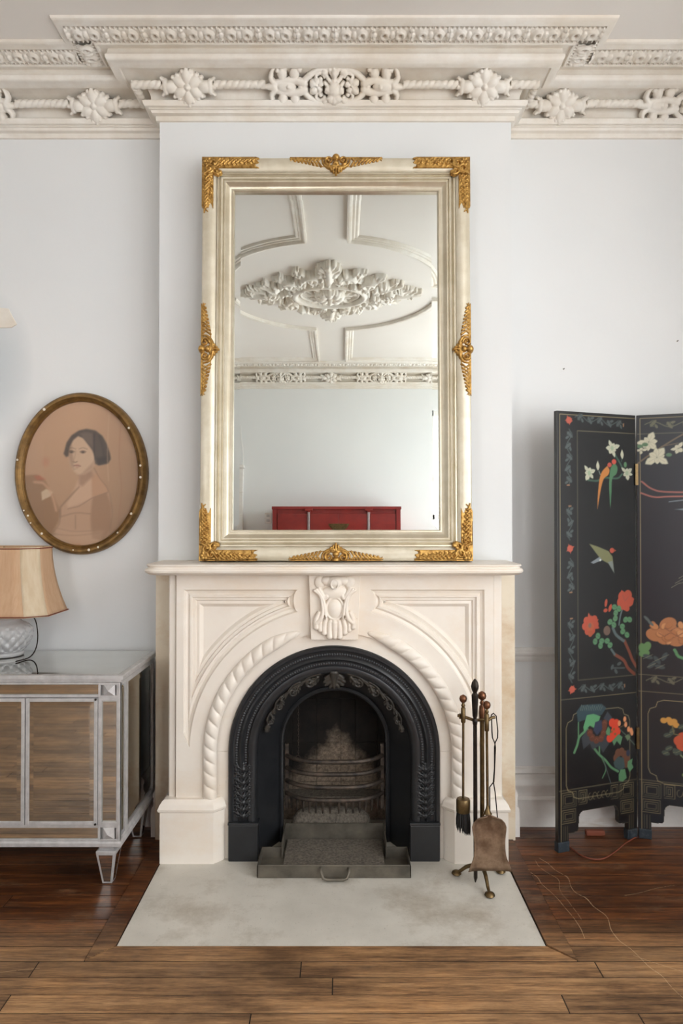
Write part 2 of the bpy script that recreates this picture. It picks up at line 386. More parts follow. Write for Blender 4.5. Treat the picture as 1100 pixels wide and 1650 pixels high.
class HM:
    """height map of a carved ornament: domes, strokes, leaves and volutes merged by maximum"""
    def __init__(s, x0, x1, y0, y1, res):
        s.x0, s.y0, s.res = x0, y0, res
        s.nx = int(round((x1-x0)/res)) + 1; s.ny = int(round((y1-y0)/res)) + 1
        s.x = x0 + np.arange(s.nx)*res; s.y = y0 + np.arange(s.ny)*res
        s.h = np.full((s.ny, s.nx), -1.0)
    def win(s, cx, cy, r):
        i0 = max(0, int((cx-r-s.x0)/s.res)); i1 = min(s.nx, int((cx+r-s.x0)/s.res)+2)
        j0 = max(0, int((cy-r-s.y0)/s.res)); j1 = min(s.ny, int((cy+r-s.y0)/s.res)+2)
        return i0, i1, j0, j1
    def dome(s, cx, cy, a, b=None, ht=None, rot=0, base=0.0, pw=0.5):
        b = a if b is None else b; ht = min(a, b) if ht is None else ht
        i0, i1, j0, j1 = s.win(cx, cy, max(a, b))
        if i1 <= i0 or j1 <= j0: return s
        X, Y = np.meshgrid(s.x[i0:i1]-cx, s.y[j0:j1]-cy); c, q = math.cos(rot), math.sin(rot)
        d = ((X*c+Y*q)/a)**2 + ((-X*q+Y*c)/b)**2
        hh = np.where(d < 1, base + ht*np.clip(1-d, 0, 1)**pw, -1)
        s.h[j0:j1, i0:i1] = np.maximum(s.h[j0:j1, i0:i1], hh); return s
    def stroke(s, pts, r0, r1=None, hs=1.0, base=0.0, n=8):
        r1 = r0 if r1 is None else r1
        P = smoothpts(pts, n); L = [0]
        for a, b in zip(P, P[1:]): L.append(L[-1] + float(np.linalg.norm(b-a)))
        T = L[-1] or 1.0; t = 0.0
        P = np.array(P); L = np.array(L)
        while t <= T:
            r = r0 + (r1-r0)*t/T
            s.dome(np.interp(t, L, P[:,0]), np.interp(t, L, P[:,1]), r, r, r*hs, 0, base); t += max(r*0.4, s.res*0.8)
        return s
    def volute(s, cx, cy, rad, a0, turns, r0, r1, hs=1.0, base=0.0, inner=0.25, sgn=1):
        k = int(14*abs(turns)) + 3
        pts = [(cx + rad*(1-(1-inner)*t)*math.cos(a0 + sgn*2*PI*turns*t), cy + rad*(1-(1-inner)*t)*math.sin(a0 + sgn*2*PI*turns*t)) for t in np.linspace(0, 1, k)]
        s.stroke(pts, r0, r1, hs, base, 3); s.dome(pts[-1][0], pts[-1][1], r0*1.1, ht=r0*hs*1.3, base=base); return s
    def leaf(s, x, y, ang, L, W, lobes=3, hs=0.7, base=0.0, curl=0.0):
        def at_(t, o=0): 
            a = ang + curl*t; return (x + L*t*math.cos(ang + curl*t*0.5) - o*math.sin(a), y + L*t*math.sin(ang + curl*t*0.5) + o*math.cos(a))
        s.stroke([at_(0), at_(0.5), at_(1)], W*0.22, W*0.10, hs*1.5, base)
        for k in range(lobes):
            t = (k + 0.35)/lobes; w = W*0.5*math.sin(PI*min(0.95, 0.25 + 0.7*t))
            for sg in (-1, 1):
                s.stroke([at_(t*0.85), at_(t*0.85+0.12, sg*w*0.6), at_(min(1, t*0.85+0.26), sg*w)], W*0.15, W*0.10, hs, base)
        return s
    def flower(s, x, y, R_, petals=6, ht=0.02, rot=0.0, base=0.0):
        for k in range(petals):
            a = rot + 2*PI*k/petals
            s.dome(x + R_*0.58*math.cos(a), y + R_*0.58*math.sin(a), R_*0.46, R_*0.34, ht*0.8, a, base)
            for q in (-0.28, 0.28):
                s.dome(x + R_*0.82*math.cos(a+q), y + R_*0.82*math.sin(a+q), R_*0.2, R_*0.16, ht*0.62, a, base)
        s.dome(x, y, R_*0.30, ht=ht*0.7, base=base); s.dome(x, y, R_*0.2, ht=ht*1.15, base=base); return s
    def ring(s, cx, cy, rad, r, hs=1.0, base=0.0, b=None):
        b = rad if b is None else b
        return s.stroke([(cx+rad*math.cos(t), cy+b*math.sin(t)) for t in np.linspace(0, 2*PI, 25)], r, r, hs, base, 3)
    def hole(s, cx, cy, r, rb=None):
        rb = rb or r
        X, Y = np.meshgrid(s.x-cx, s.y-cy); s.h[(X/r)**2 + (Y/rb)**2 < 1] = -1; return s
    def mirror(s, vert=False):
        s.h = np.maximum(s.h, s.h[:, ::-1])
        if vert: s.h = np.maximum(s.h, s.h[::-1, :])
        return s
    def mesh(s, name, fn=None, sink=0.002):
        """fn maps arrays (x, y, h) to an (n,3) array; default is x, -h, y (facing -Y)"""
        h = np.where(s.h > 0, s.h, -sink); on = s.h > 0
        q = on[:-1,:-1] | on[1:,:-1] | on[:-1,1:] | on[1:,1:]
        idx = np.arange(s.nx*s.ny).reshape(s.ny, s.nx)
        J, I = np.nonzero(q)
        F_ = np.stack([idx[J,I], idx[J,I+1], idx[J+1,I+1], idx[J+1,I]], 1)
        used = np.unique(F_); remap = np.zeros(s.nx*s.ny, int); remap[used] = np.arange(len(used)); F_ = remap[F_]
        X, Y = np.meshgrid(s.x, s.y)
        X, Y, Hh = X.ravel()[used], Y.ravel()[used], h.ravel()[used]
        V = np.stack([X, -Hh, Y], 1) if fn is None else fn(X, Y, Hh)
        me = bpy.data.meshes.new(name); me.from_pydata(V.tolist(), [], F_.tolist()); me.update()
        me.polygons.foreach_set('use_smooth', [True]*len(me.polygons))
        return me

def rope_mesh(mb, path, normals, rad, pitch, M_=14, depth=0.22, lobes=1):
    """twisted rope / gadrooned roll along a path; normals = outward direction at each point"""
    P = [Vector(p) for p in path]; s_ = 0.0; rings = []
    for i, p in enumerate(P):
        if i: s_ += (P[i]-P[i-1]).length
        t = (P[min(i+1, len(P)-1)] - P[max(i-1, 0)]).normalized(); N = Vector(normals[i]).normalized(); B = t.cross(N)
        ring = []
        for k in range(M_):
            th = 2*PI*k/M_
            r = rad*(1 - depth + depth*abs(math.sin(lobes*th*0.5 + PI*s_/pitch))**0.45)
            ring.append(tuple(p + (N*math.cos(th) + B*math.sin(th))*r))
        rings.append(ring)
    mb.loft(rings); return mb

# ------------------------------------------------------------------ cornice
CP = [(0, 3.031), (0.012, 3.031), (0.014, 3.050), (0.026, 3.056), (0.030, 3.066), (0.037, 3.068), (0.037, 3.072), (0.050, 3.072), (0.056, 3.080), (0.058, 3.092), (0.050, 3.098),
      (0.028, 3.100), (0.030, 3.125), (0.040, 3.150), (0.062, 3.172), (0.090, 3.182), (0.128, 3.184), (0.132, 3.176), (0.150, 3.176), (0.166, 3.182), (0.174, 3.194), (0.175, 3.206), (0.168, 3.214), (0.166, 3.234), (0.196, 3.234),
      (0.198, 3.222), (0.206, 3.222), (0.209, 3.2465), (0.293, 3.2465), (0.296, 3.228), (0.318, 3.231), (0.328, 3.238), (0.330, 3.247), (0.0, 3.247)]
front_path = lambda p: [(XL, YW - p), (BX0 - p, YW - p), (BX0 - p, YB - p), (BX1 + p, YB - p), (BX1 + p, YW - p), (XR, YW - p)]
tr2 = profile_run('trim_2', CP, front_path, M['plaster'], 'ornate cream plaster cornice stepping round the chimney breast', 40)
tr3 = profile_run('trim_3', CP, lambda p: [(XR, YR + p), (XL, YR + p)], M['plaster'], 'ornate cream plaster cornice over the opposite wall, seen in the mirror', 40)
profile_run('trim_4', CP, lambda p: [(XR - p, YW), (XR - p, YR)], M['plaster'], 'cream plaster cornice along the right wall', 40)
profile_run('trim_5', CP, lambda p: [(XL + p, YR), (XL + p, YW)], M['plaster'], 'cream plaster cornice along the left wall', 40)

# pierced band of paired eyes on the soffit: one unit 0.15 x 0.095
U = 0.15
hm = HM(-U/2, U/2, -0.044, 0.044, 0.0021)
for sx in (-0.031, 0.031):
    pass
hm.h[np.abs(hm.y) < 0.033, :] = 0.009
for sx in (-0.031, 0.031): hm.dome(sx, 0, 0.025, 0.031, 0.008, base=0.009); hm.ring(sx, 0, 0.014, 0.005, 0.9, 0.014, 0.019)
hm.dome(0, 0, 0.013, 0.020, 0.010, base=0.009)
for sx in (-U/2, U/2):
    hm.dome(sx, 0, 0.015, 0.017, 0.011, base=0.009)
    for sy in (-1, 1): hm.dome(sx, sy*0.024, 0.010, 0.010, 0.007, base=0.009)
for k in range(8):
    xx = -U/2 + (k+0.5)*U/8
    for sy in (-1, 1): hm.stroke([(xx, sy*0.030), (xx, sy*0.044)], 0.0058, 0.0058, 1.7, n=4)
hm.h[hm.h > 0] += 0.010
for sx in (-0.031, 0.031): hm.hole(sx, 0, 0.0070, 0.0100)
eye_me = hm.mesh('eye_band', lambda X, Y, Hh: np.stack([X, Y, -Hh], 1)); eye_me.materials.append(M['plaster'])
def eye_run(parent, a, b, fixed, axis, flip=1):
    n = max(1, round(abs(b-a)/U)); st = (b-a)/n
    for i in range(n):
        o = bpy.data.objects.new('eye_ornament', eye_me); col.objects.link(o); o.parent = parent
        c = a + st*(i+0.5)
        o.location = (c, fixed, 3.246) if axis == 'x' else (fixed, c, 3.246)
        o.rotation_euler = (0, 0, 0 if axis == 'x' else PI/2); o.scale = (abs(st)/U, 1, 1)
pb = 0.2515
eye_run(tr2, BX0 - 0.295, BX1 + 0.295, YB - pb, 'x')
eye_run(tr2, XL, BX0 - 0.295, YW - pb, 'x'); eye_run(tr2, BX1 + 0.295, XR, YW - pb, 'x')
eye_run(tr2, YB - 0.207, YW - 0.207, BX0 - pb, 'y'); eye_run(tr2, YB - 0.207, YW - 0.207, BX1 + pb, 'y')
eye_run(tr3, XL, XR, YR + pb, 'x')

# rosette, cartouche and rope standing in the cove
hm = HM(-0.115, 0.115, -0.075, 0.075, 0.0022)
for k in range(6):
    a = PI/2 + k*PI/3; hm.dome(0.036*math.cos(a), 0.036*math.sin(a), 0.030, 0.021, 0.024, a, 0.004)
    for q, rr_ in ((-0.30, 0.056), (0, 0.064), (0.30, 0.056)): hm.dome(rr_*math.cos(a+q), rr_*math.sin(a+q), 0.011, 0.009, 0.014, a, 0.004)
    hm.dome(0.046*math.cos(a+PI/6), 0.046*math.sin(a+PI/6), 0.014, 0.009, 0.010, a+PI/6, 0.002)
hm.dome(0, 0, 0.026, ht=0.022); hm.dome(0, 0, 0.015, ht=0.034); hm.ring(0, 0, 0.020, 0.005, 1.2, 0.014)
for sg in (-1, 1):
    hm.dome(sg*0.070, 0, 0.030, 0.024, 0.026); hm.dome(sg*0.092, 0, 0.014, 0.030, 0.022)
    for q in (-1, 1): hm.stroke([(sg*0.085, q*0.012), (sg*0.098, q*0.022), (sg*0.108, q*0.030)], 0.010, 0.006, 1.4)
    hm.stroke([(sg*0.06, 0), (sg*0.112, 0)], 0.012, 0.010, 1.6)
hm.h[hm.h > 0] += 0.012
ros_me = hm.mesh('rosette', sink=0.0)
hm = HM(-0.29, 0.29, -0.078, 0.078, 0.0024)
for q in (-1, 1):
    hm.stroke([(0.0, q*0.066), (0.05, q*0.064), (0.09, q*0.048), (0.125, q*0.020), (0.14, 0)], 0.013, 0.011, 1.1)    # oval hoop
    hm.stroke([(0.125, q*0.012), (0.16, q*0.022), (0.20, q*0.020), (0.24, q*0.014)], 0.016, 0.012, 1.0)
    hm.dome(0.165, q*0.048, 0.020, 0.022, 0.018); hm.dome(0.145, q*0.062, 0.013, 0.012, 0.014)
    hm.dome(0.215, q*0.046, 0.019, 0.024, 0.018); hm.dome(0.205, q*0.064, 0.012, 0.012, 0.013); hm.dome(0.232, q*0.058, 0.011, 0.011, 0.013)
    hm.stroke([(0.245, q*0.010), (0.262, q*0.030), (0.256, q*0.056), (0.244, q*0.068)], 0.013, 0.006, 1.2)
    hm.volute(0.062, q*0.030, 0.022, q*PI*0.9, 0.9, 0.008, 0.006, 1.4, 0.004, sgn=-q)
    hm.dome(0.085, q*0.012, 0.020, 0.015, 0.026, q*0.6); hm.dome(0.040, q*0.050, 0.018, 0.013, 0.022, q*0.3)
hm.dome(0.20, 0, 0.040, 0.022, 0.022); hm.dome(0.19, 0, 0.012, ht=0.030); hm.stroke([(0.25, 0), (0.285, 0)], 0.016, 0.009, 1.2)
hm.mirror()
hm.leaf(0, -0.050, PI/2, 0.120, 0.075, 4, 0.9, 0.010)
hm.dome(0, -0.012, 0.032, 0.030, 0.040); hm.dome(0, 0.045, 0.014, 0.022, 0.036); hm.flower(0.0, -0.02, 0.040, 5, 0.018, 0.3, 0.018)
for sx in (-1, 1): hm.flower(sx*0.072, 0.004, 0.028, 5, 0.016, 0.4, 0.012)
hm.h[hm.h > 0] += 0.010
car_me = hm.mesh('cartouche', sink=0.0)
for me in (ros_me, car_me): me.materials.append(M['plaster'])
NTILT = R(38)
def place_orn(me, name, parent, X, Ywall, sgn):
    """sgn=1: on the fireplace wall (faces -Y); sgn=-1: on the opposite wall"""
    o = bpy.data.objects.new(name, me); col.objects.link(o); o.parent = parent
    o.location = (X, Ywall - sgn*0.070, 3.140)
    o.rotation_euler = (NTILT, 0, 0 if sgn == 1 else PI)
    return o
def place_rope(parent, pts, sgn_n):
    path = []; 
    for a, b in zip(pts, pts[1:]):
        n = max(2, int((Vector(b)-Vector(a)).length/0.003)); path += [tuple(Vector(a).lerp(Vector(b), i/n)) for i in range(n)]
    path.append(pts[-1])
    o = rope_mesh(MB(), path, [sgn_n]*len(path), 0.0175, 0.026, 20, 0.36, 2).build('rope_moulding', M['plaster'], parent, smooth=50)
RP, RZ = 0.082, 3.140
ropes = [(-1.41, -1.18, YW), (-0.96, BX0 - RP + 0.01, YW), (BX0 - RP - 0.012, -0.745, YB), (-0.527, -0.315, YB), (0.255, 0.482, YB), (0.70, BX1 + RP + 0.012, YB), (BX1 + RP, 0.845, YW), (1.06, 1.30, YW), (1.85, XR, YW), (XL, -1.98, YW)]
for a, b, Yy in ropes: place_rope(tr2, [(a, Yy - RP, RZ), (b, Yy - RP, RZ)], (0, -1, 0.2))
for X in (BX0 - RP, BX1 + RP): place_rope(tr2, [(X, YB - RP + 0.012, RZ), (X, YW - RP + 0.01, RZ)], (-1 if X < 0 else 1, 0, 0.2))
for X, Yy, me, nm in ((-0.636, YB, ros_me, 'rosette'), (0.590, YB, ros_me, 'rosette'), (-0.030, YB, car_me, 'cartouche'), (-1.07, YW, ros_me, 'rosette'), (-1.70, YW, car_me, 'cartouche'), (0.952, YW, ros_me, 'rosette'), (1.575, YW, car_me, 'cartouche')):
    place_orn(me, nm, tr2, X, Yy, 1)
for k, X in enumerate((-1.75, -1.21, -0.661, -0.114, 0.434, 0.98, 1.53)):
    place_orn(car_me if k % 2 == 0 else ros_me, 'cartouche' if k % 2 == 0 else 'rosette', tr3, X, YR, -1)
    place_rope(tr3, [(X + (0.27 if k % 2 == 0 else 0.1), YR + RP, RZ), (X + 0.547 - (0.1 if k % 2 == 0 else 0.27), YR + RP, RZ)], (0, 1, 0.2))

# ------------------------------------------------------------------ ceiling panels and centre rose (seen in the mirror)
OC = (-0.09, 0.42); OR = 0.86; GX0, GX1 = -0.225, 0.035; PY0, PY1 = -1.42, 2.34; PX0, PX1 = -1.93, 1.73
PM = [(0, 0), (0.0, 0.026), (0.012, 0.030), (0.022, 0.026), (0.030, 0.014), (0.045, 0.016), (0.052, 0.010), (0.066, 0.012), (0.074, 0.005), (0.078, 0)]
def ceiling_panel(sx, sy):
    xg = GX1 if sx > 0 else GX0; xo = PX1 if sx > 0 else PX0; yo = PY1 if sy > 0 else PY0
    rings = []
    for o, hgt in PM:
        r = OR + o; xi = xg + sx*o; xe = xo - sx*o; ye = yo - sy*o; yg = OC[1] + sy*(0.13 + o)
        a0 = math.acos(max(-1, min(1, abs(xi - OC[0])/r))); a1 = math.asin((abs(yg - OC[1]))/r)
        arc = [(OC[0] + sx*r*math.cos(t), OC[1] + sy*r*math.sin(t)) for t in np.linspace(a0, a1, 28)]
        loop = [(xi, ye)] + arc + [(xe, yg), (xe, ye)]
        rings.append([(p[0], p[1], ZC - hgt) for p in loop])
    MB().loft(rings, cap=False).build('panel_moulding', M['plaster'], ce, smooth=35)
for sx in (-1, 1):
    for sy in (-1, 1): ceiling_panel(sx, sy)

rs = np.random.RandomState(3)
hm = HM(-0.72, 0.72, -0.56, 0.56, 0.0036)
def sym(fn):
    for sx in (-1, 1):
        for sy in (-1, 1): fn(sx, sy)
hm.ring(0, 0, 0.27, 0.024, 1.2, 0.03, 0.20); hm.ring(0, 0, 0.225, 0.010, 1.2, 0.025, 0.16)
for k in range(28): hm.dome(0.302*math.cos(k*PI/14), 0.228*math.sin(k*PI/14), 0.014, ht=0.02, base=0.03)
hm.flower(0, 0, 0.115, 8, 0.075, 0, 0.02)
for k in range(8): hm.leaf(0.05*math.cos(k*PI/4), 0.05*math.sin(k*PI/4), k*PI/4, 0.19, 0.10, 3, 0.8, 0.02)
def q1(sx, sy):
    def V(x, y, r, a0, t, w, b=0.02): hm.volute(sx*x, sy*y, r, a0 if sx > 0 else PI-a0, t, w, w*0.7, 1.5, b, sgn=sx*sy)
    V(0.13, 0.30, 0.060, 0, 1.2, 0.020, 0.03); V(0.30, 0.20, 0.062, 1, 1.2, 0.020, 0.03); V(0.44, 0.11, 0.052, 2, 1.2, 0.018, 0.02); V(0.22, 0.36, 0.040, 2, 1.0, 0.015)
    for (x, y, a, L, W) in ((0.05, 0.36, 1.4, 0.15, 0.10), (0.18, 0.28, 0.9, 0.17, 0.11), (0.30, 0.22, 0.5, 0.19, 0.12), (0.40, 0.10, 0.25, 0.20, 0.12), (0.50, 0.05, 0.08, 0.17, 0.09), (0.25, 0.10, 0.5, 0.16, 0.10), (0.36, 0.28, 0.9, 0.10, 0.08), (0.10, 0.22, 1.2, 0.14, 0.09), (0.46, 0.18, 0.6, 0.10, 0.07)):
        hm.leaf(sx*x, sy*y, math.atan2(sy*math.sin(a), sx*math.cos(a)), L, W*0.8, 4, 1.2, 0.016, curl=0.6*sx*sy)
    for _ in range(34):
        u, v = rs.uniform(0, 0.66), rs.uniform(0, 0.50)
        if u/0.66 + v/0.50 > 0.97 or (u/0.30)**2 + (v/0.23)**2 < 1: continue
        if rs.rand() < 0.5: V(u, v, rs.uniform(0.018, 0.034), rs.uniform(0, 6), 1.1, rs.uniform(0.006, 0.010), rs.uniform(0.03, 0.06))
        else: hm.leaf(sx*u, sy*v, rs.uniform(0, 6.28), rs.uniform(0.05, 0.09), rs.uniform(0.03, 0.05), 3, 1.2, rs.uniform(0.02, 0.05))
    for _ in range(46):
        u = rs.uniform(0, 1); v = rs.uniform(0, 1)
        x, y = 0.66*u, 0.50*v
        if x/0.68 + y/0.52 > 0.98 or (x/0.25)**2 + (y/0.19)**2 < 1: continue
        hm.dome(sx*x, sy*y, rs.uniform(0.014, 0.034), rs.uniform(0.012, 0.024), rs.uniform(0.02, 0.045), rs.uniform(0, 3), 0.02)
sym(q1)
for sy in (-1, 1): hm.leaf(0, sy*0.34, sy*PI/2, 0.20, 0.16, 4, 1.0, 0.03); hm.flower(0, sy*0.40, 0.06, 5, 0.04, 0, 0.03)
for sx in (-1, 1): hm.leaf(sx*0.52, 0, 0 if sx > 0 else PI, 0.19, 0.13, 4, 1.0, 0.02); hm.flower(sx*0.47, 0, 0.055, 5, 0.04, 0, 0.03)
# keep only the lozenge silhouette with a ragged edge
X, Y = np.meshgrid(hm.x, hm.y); ang = np.arctan2(Y, X)
hm.h[(np.abs(X)/0.71)**1.15 + (np.abs(Y)/0.56)**1.15 > 1.0 + 0.05*np.sin(ang*22)] = -1
on = hm.h > 0; hb = np.maximum(hm.h, 0)
for _ in range(1):
    hb = sum(np.roll(np.roll(hb, i, 0), j, 1) for i in (-1, 0, 1) for j in (-1, 0, 1))/9
hm.h = np.where(on, hb + 0.002, -1)
rose = hm.mesh('ceiling_rose', lambda X, Y, Hh: np.stack([X, Y, -Hh*1.15], 1), sink=0.004)
o = link('ceiling_rose', rose, M['plaster'], ce, loc=(OC[0], OC[1], ZC))
# ------------------------------------------------------------------ marble chimneypiece
FP = thing('fireplace_mantel', 'carved white marble fireplace surround with arched opening and keystone', 'fireplace', (CX, 2.70, 0))
YF = 2.70                      # front face of the marble
FX0, FX1 = -0.652, 0.600
AZ, AR = 0.423, 0.418          # springing height and radius of the iron arch
ZT = 1.122                     # underside of the shelf
def arc(r, a0, a1, n=40, cx=CX, cz=AZ): return [(cx + r*math.cos(a), cz + r*math.sin(a)) for a in np.linspace(a0, a1, n)]
ARi = 0.472                    # inner edge of the front slab (rope sits just outside it)
def spandrel(sx, o):
    """moulded spandrel outline at inset o: left, top, notch end and curved lower edge"""
    rr = 0.570 + o; xl = CX + sx*(0.594 - o); zt = 1.063 - o; xe = CX + sx*(0.142 + o*1.15)
    def on_arc_x(x): return AZ + math.sqrt(max(0, rr*rr - (x-CX)**2))
    a_end = math.acos(min(1, abs(xl-CX)/rr)) if abs(xl-CX) < rr else 0.0
    zb = on_arc_x(xl) if abs(xl-CX) < rr else AZ
    if abs(xl-CX) >= rr: zb = AZ + 0.02; 
    a0 = math.acos(min(0.9995, abs(xl-CX)/rr)); ze = on_arc_x(xe); a1 = math.acos(abs(xe-CX)/rr)
    low = [(CX + sx*rr*math.cos(a), AZ + rr*math.sin(a)) for a in np.linspace(a0, a1, 30)]
    # concave notch at the keystone end
    zmid = (ze + zt)/2; hh = (zt - ze)/2
    notch = [(xe + sx*min(0.018, hh*0.5)*math.cos(t), zmid + hh*math.sin(t)) for t in np.linspace(-PI/2, PI/2, 9)][1:-1]
    top = [(xe + (xl-xe)*t, zt) for t in np.linspace(0, 1, 8)]
    left = [(xl, zt + (low[0][1]-zt)*t) for t in np.linspace(0, 1, 12)][1:-1]
    return low + notch + top + left
outl = [(FX0, 0.22), (FX0, ZT), (FX1, ZT), (FX1, 0.22), (CX + ARi, 0.22)] + arc(ARi, 0, PI, 60) + [(CX - ARi, 0.22)]
mb = MB(); mb.prism([outl, spandrel(-1, 0), spandrel(1, 0)], YF, YF + 0.05)
front = mb.build('front_panel', M['marble'], FP, smooth=30)
for sx in (-1, 1):
    rings = []
    for o, d in ((0, 0), (0.006, 0.010), (0.016, 0.014), (0.024, 0.006), (0.030, 0.006), (0.033, 0.016), (0.043, 0.016), (0.046, 0.024), (0.058, 0.021), (0.068, 0.030), (0.071, 0.034)):
        rings.append([(p[0], YF + d, p[1]) for p in spandrel(sx, o)])
    mb = MB().loft(rings, cap=False)
    inner = rings[-1]; tris = tessellate_polygon([[Vector((p[0], p[2], 0)) for p in inner]])
    mb.add(inner, [tuple(t) for t in tris])
    mb.build('spandrel_panel', M['marble'], FP, smooth=28)
    # gadrooned rope beside the opening: straight leg, then round the arch, dying out by the keystone
    rr = 0.489; path = [(CX + sx*rr, YF - 0.001, z) for z in np.linspace(0.24, AZ, 66, endpoint=False)] + [(CX + sx*rr*math.cos(a), YF - 0.001, AZ + rr*math.sin(a)) for a in np.linspace(0, R(74), 230)]
    mbr = MB(); P = [Vector(p) for p in path]; rings = []; s_ = 0
    for i, p in enumerate(P):
        if i: s_ += (P[i]-P[i-1]).length
        t = (P[min(i+1, len(P)-1)] - P[max(i-1, 0)]).normalized(); N = Vector((0, -1, 0)); B = t.cross(N)
        end = min(1, (len(P)-1-i)/40.0); rad = 0.027*(0.15 + 0.85*end**0.6)
        ring = []
        for k in range(23):
            th = -PI/2 + PI*k/22
            g = 0.52 + 0.48*abs(math.sin(PI*(s_/0.050) + th*0.95))**0.4
            ring.append(tuple(p + B*math.sin(th)*rad + N*(math.cos(th)*rad*g*0.85)))
        rings.append(ring)
    mbr.loft(rings, closed=False, cap=False).build('rope_moulding', M['marble'], FP, smooth=60)
    # pilaster strip and stained stone backing on the outer side
    xa, xb = (FX0 - 0.033, FX0) if sx < 0 else (FX1, FX1 + 0.036)
    MB().box(xa, xb - 0.004 if sx < 0 else xb, YF + 0.012, YB, 0.22, ZT).build('pilaster_strip', M['marble'], FP, bevel=0.006)
    xa, xb = (BX0 - 0.004, FX0 - 0.030) if sx < 0 else (FX1 + 0.034, BX1 + 0.004)
    MB().box(xa, xb, 2.862, YB - 0.001, 0.0, ZT).box((xb - 0.02) if sx < 0 else xa, xb if sx < 0 else xa + 0.02, 2.80, 2.87, 0.0, ZT).build('stone_backing', M['marble_old'], FP, bevel=0.003)
    # inner slip: jamb below the springing, with a joint there
    xi0, xi1 = sorted((CX + sx*AR, CX + sx*(ARi + 0.012)))
    MB().box(xi0, xi1, YF + 0.012, YF + 0.06, 0.0, AZ - 0.001).build('jamb_slip', M['marble'], FP, bevel=0.0015)
    # plinth block with chamfered inner corner and flared cap
    x0, x1 = (-0.705, -0.463) if sx < 0 else (0.405, 0.647)
    def pl(e, x0=x0, x1=x1, sx=sx):
        c = 0.036; yb = YB - 0.02
        p = [(x0 - e, yb), (x0 - e, 2.67 - e), (x1 - c + e*0.4, 2.67 - e), (x1 + e, 2.67 + c - e*0.4), (x1 + e, yb)]
        if sx > 0: p = [(x0 - e, yb), (x0 - e, 2.67 + c - e*0.4), (x0 + c - e*0.4, 2.67 - e), (x1 + e, 2.67 - e), (x1 + e, yb)]
        return p
    prof = [(0.002, 0.001), (0.002, 0.198), (0.008, 0.203), (0.010, 0.212), (0.006, 0.218), (0.004, 0.226), (-0.006, 0.240), (-0.012, 0.245)]
    MB().loft([[(q[0], q[1], z) for q in pl(e)] for e, z in prof]).build('plinth_block', M['marble'], FP, smooth=30)
ol = arc(AR, 0, PI, 60) + arc(ARi + 0.012, PI, 0, 60)
MB().prism(ol, YF + 0.012, YF + 0.06).build('arch_slip', M['marble'], FP, smooth=30)
# keystone block with carved cartouche
KX0, KX1 = CX - 0.096, CX + 0.100; kc = (KX0 + KX1)/2
MB().prism([(KX0 - 0.003, ZT), (KX0 + 0.006, 0.868), (KX1 - 0.006, 0.868), (KX1 + 0.003, ZT)], YF - 0.022, YF + 0.06).build('keystone', M['marble'], FP, bevel=0.002)
hm = HM(-0.09, 0.09, 0.868, ZT, 0.0016)
zc = 0.995
hm.dome(0, zc - 0.003, 0.030, 0.039, 0.020); hm.ring(0, zc - 0.003, 0.033, 0.0055, 1.5, 0.004, 0.043)
for q in (-1, 1):
    hm.stroke([(q*0.078, 1.062), (q*0.055, 1.040), (q*0.046, 0.99), (q*0.052, 0.955), (q*0.072, 0.935)], 0.007, 0.010, 1.5, 0.006)
    hm.stroke([(q*0.070, 1.066), (q*0.046, 1.030), (q*0.036, 0.98), (q*0.036, 0.950)], 0.006, 0.008, 1.5, 0.008)
    hm.stroke([(q*0.060, 1.068), (q*0.040, 1.034), (q*0.030, 1.040)], 0.009, 0.010, 1.0, 0.006)
    for (x, z0, z1, w) in ((0.072, 0.975, 0.918, 0.012), (0.056, 0.965, 0.905, 0.010), (0.040, 0.950, 0.893, 0.012), (0.020, 0.940, 0.880, 0.013)):
        hm.stroke([(q*x*0.85, z0), (q*x, (z0+z1)/2), (q*x, z1)], w*0.75, w, 1.3, 0.004)
    hm.dome(q*0.058, 1.094, 0.022, 0.026, 0.012); hm.dome(q*0.030, 1.10, 0.026, 0.018, 0.020)
    hm.hole(q*0.0385, 0.958, 0.003, 0.008)
hm.stroke([(0, 0.935), (0, 0.878)], 0.014, 0.012, 1.2, 0.004)
hm.dome(0, 1.052, 0.055, 0.030, 0.016); hm.dome(0, 1.095, 0.034, 0.024, 0.030); hm.ring(0, 1.088, 0.014, 0.003, 1.3, 0.026, 0.018)
ks = hm.mesh('keystone_carving', lambda X, Y, Hh: np.stack([X + kc, YF - 0.022 - Hh, Y], 1))
link('keystone_carving', ks, M['marble'], FP)
# shelf with rounded corners and moulded edge
def shelf_ring(e, z):
    x0, x1, yf = CX - 0.7325 - e, CX + 0.7325 + e, 2.60 - e; r = 0.05; pts = [(x0, YB)]
    pts += [(x0 + r - r*math.cos(a), yf + r - r*math.sin(a)) for a in np.linspace(0, PI/2, 10)]
    pts += [(x1 - r + r*math.sin(a), yf + r - r*math.cos(a)) for a in np.linspace(0, PI/2, 10)]
    return [(p[0], p[1], z) for p in pts + [(x1, YB)]]
sp = [(-0.055, 1.122), (-0.030, 1.124), (-0.012, 1.128), (-0.002, 1.136), (0, 1.143), (-0.003, 1.150), (-0.010, 1.153), (-0.011, 1.157), (-0.006, 1.161), (-0.006, 1.165), (-0.010, 1.168)]
MB().loft([shelf_ring(e, z) for e, z in sp]).build('mantel_shelf', M['marble'], FP, smooth=35)

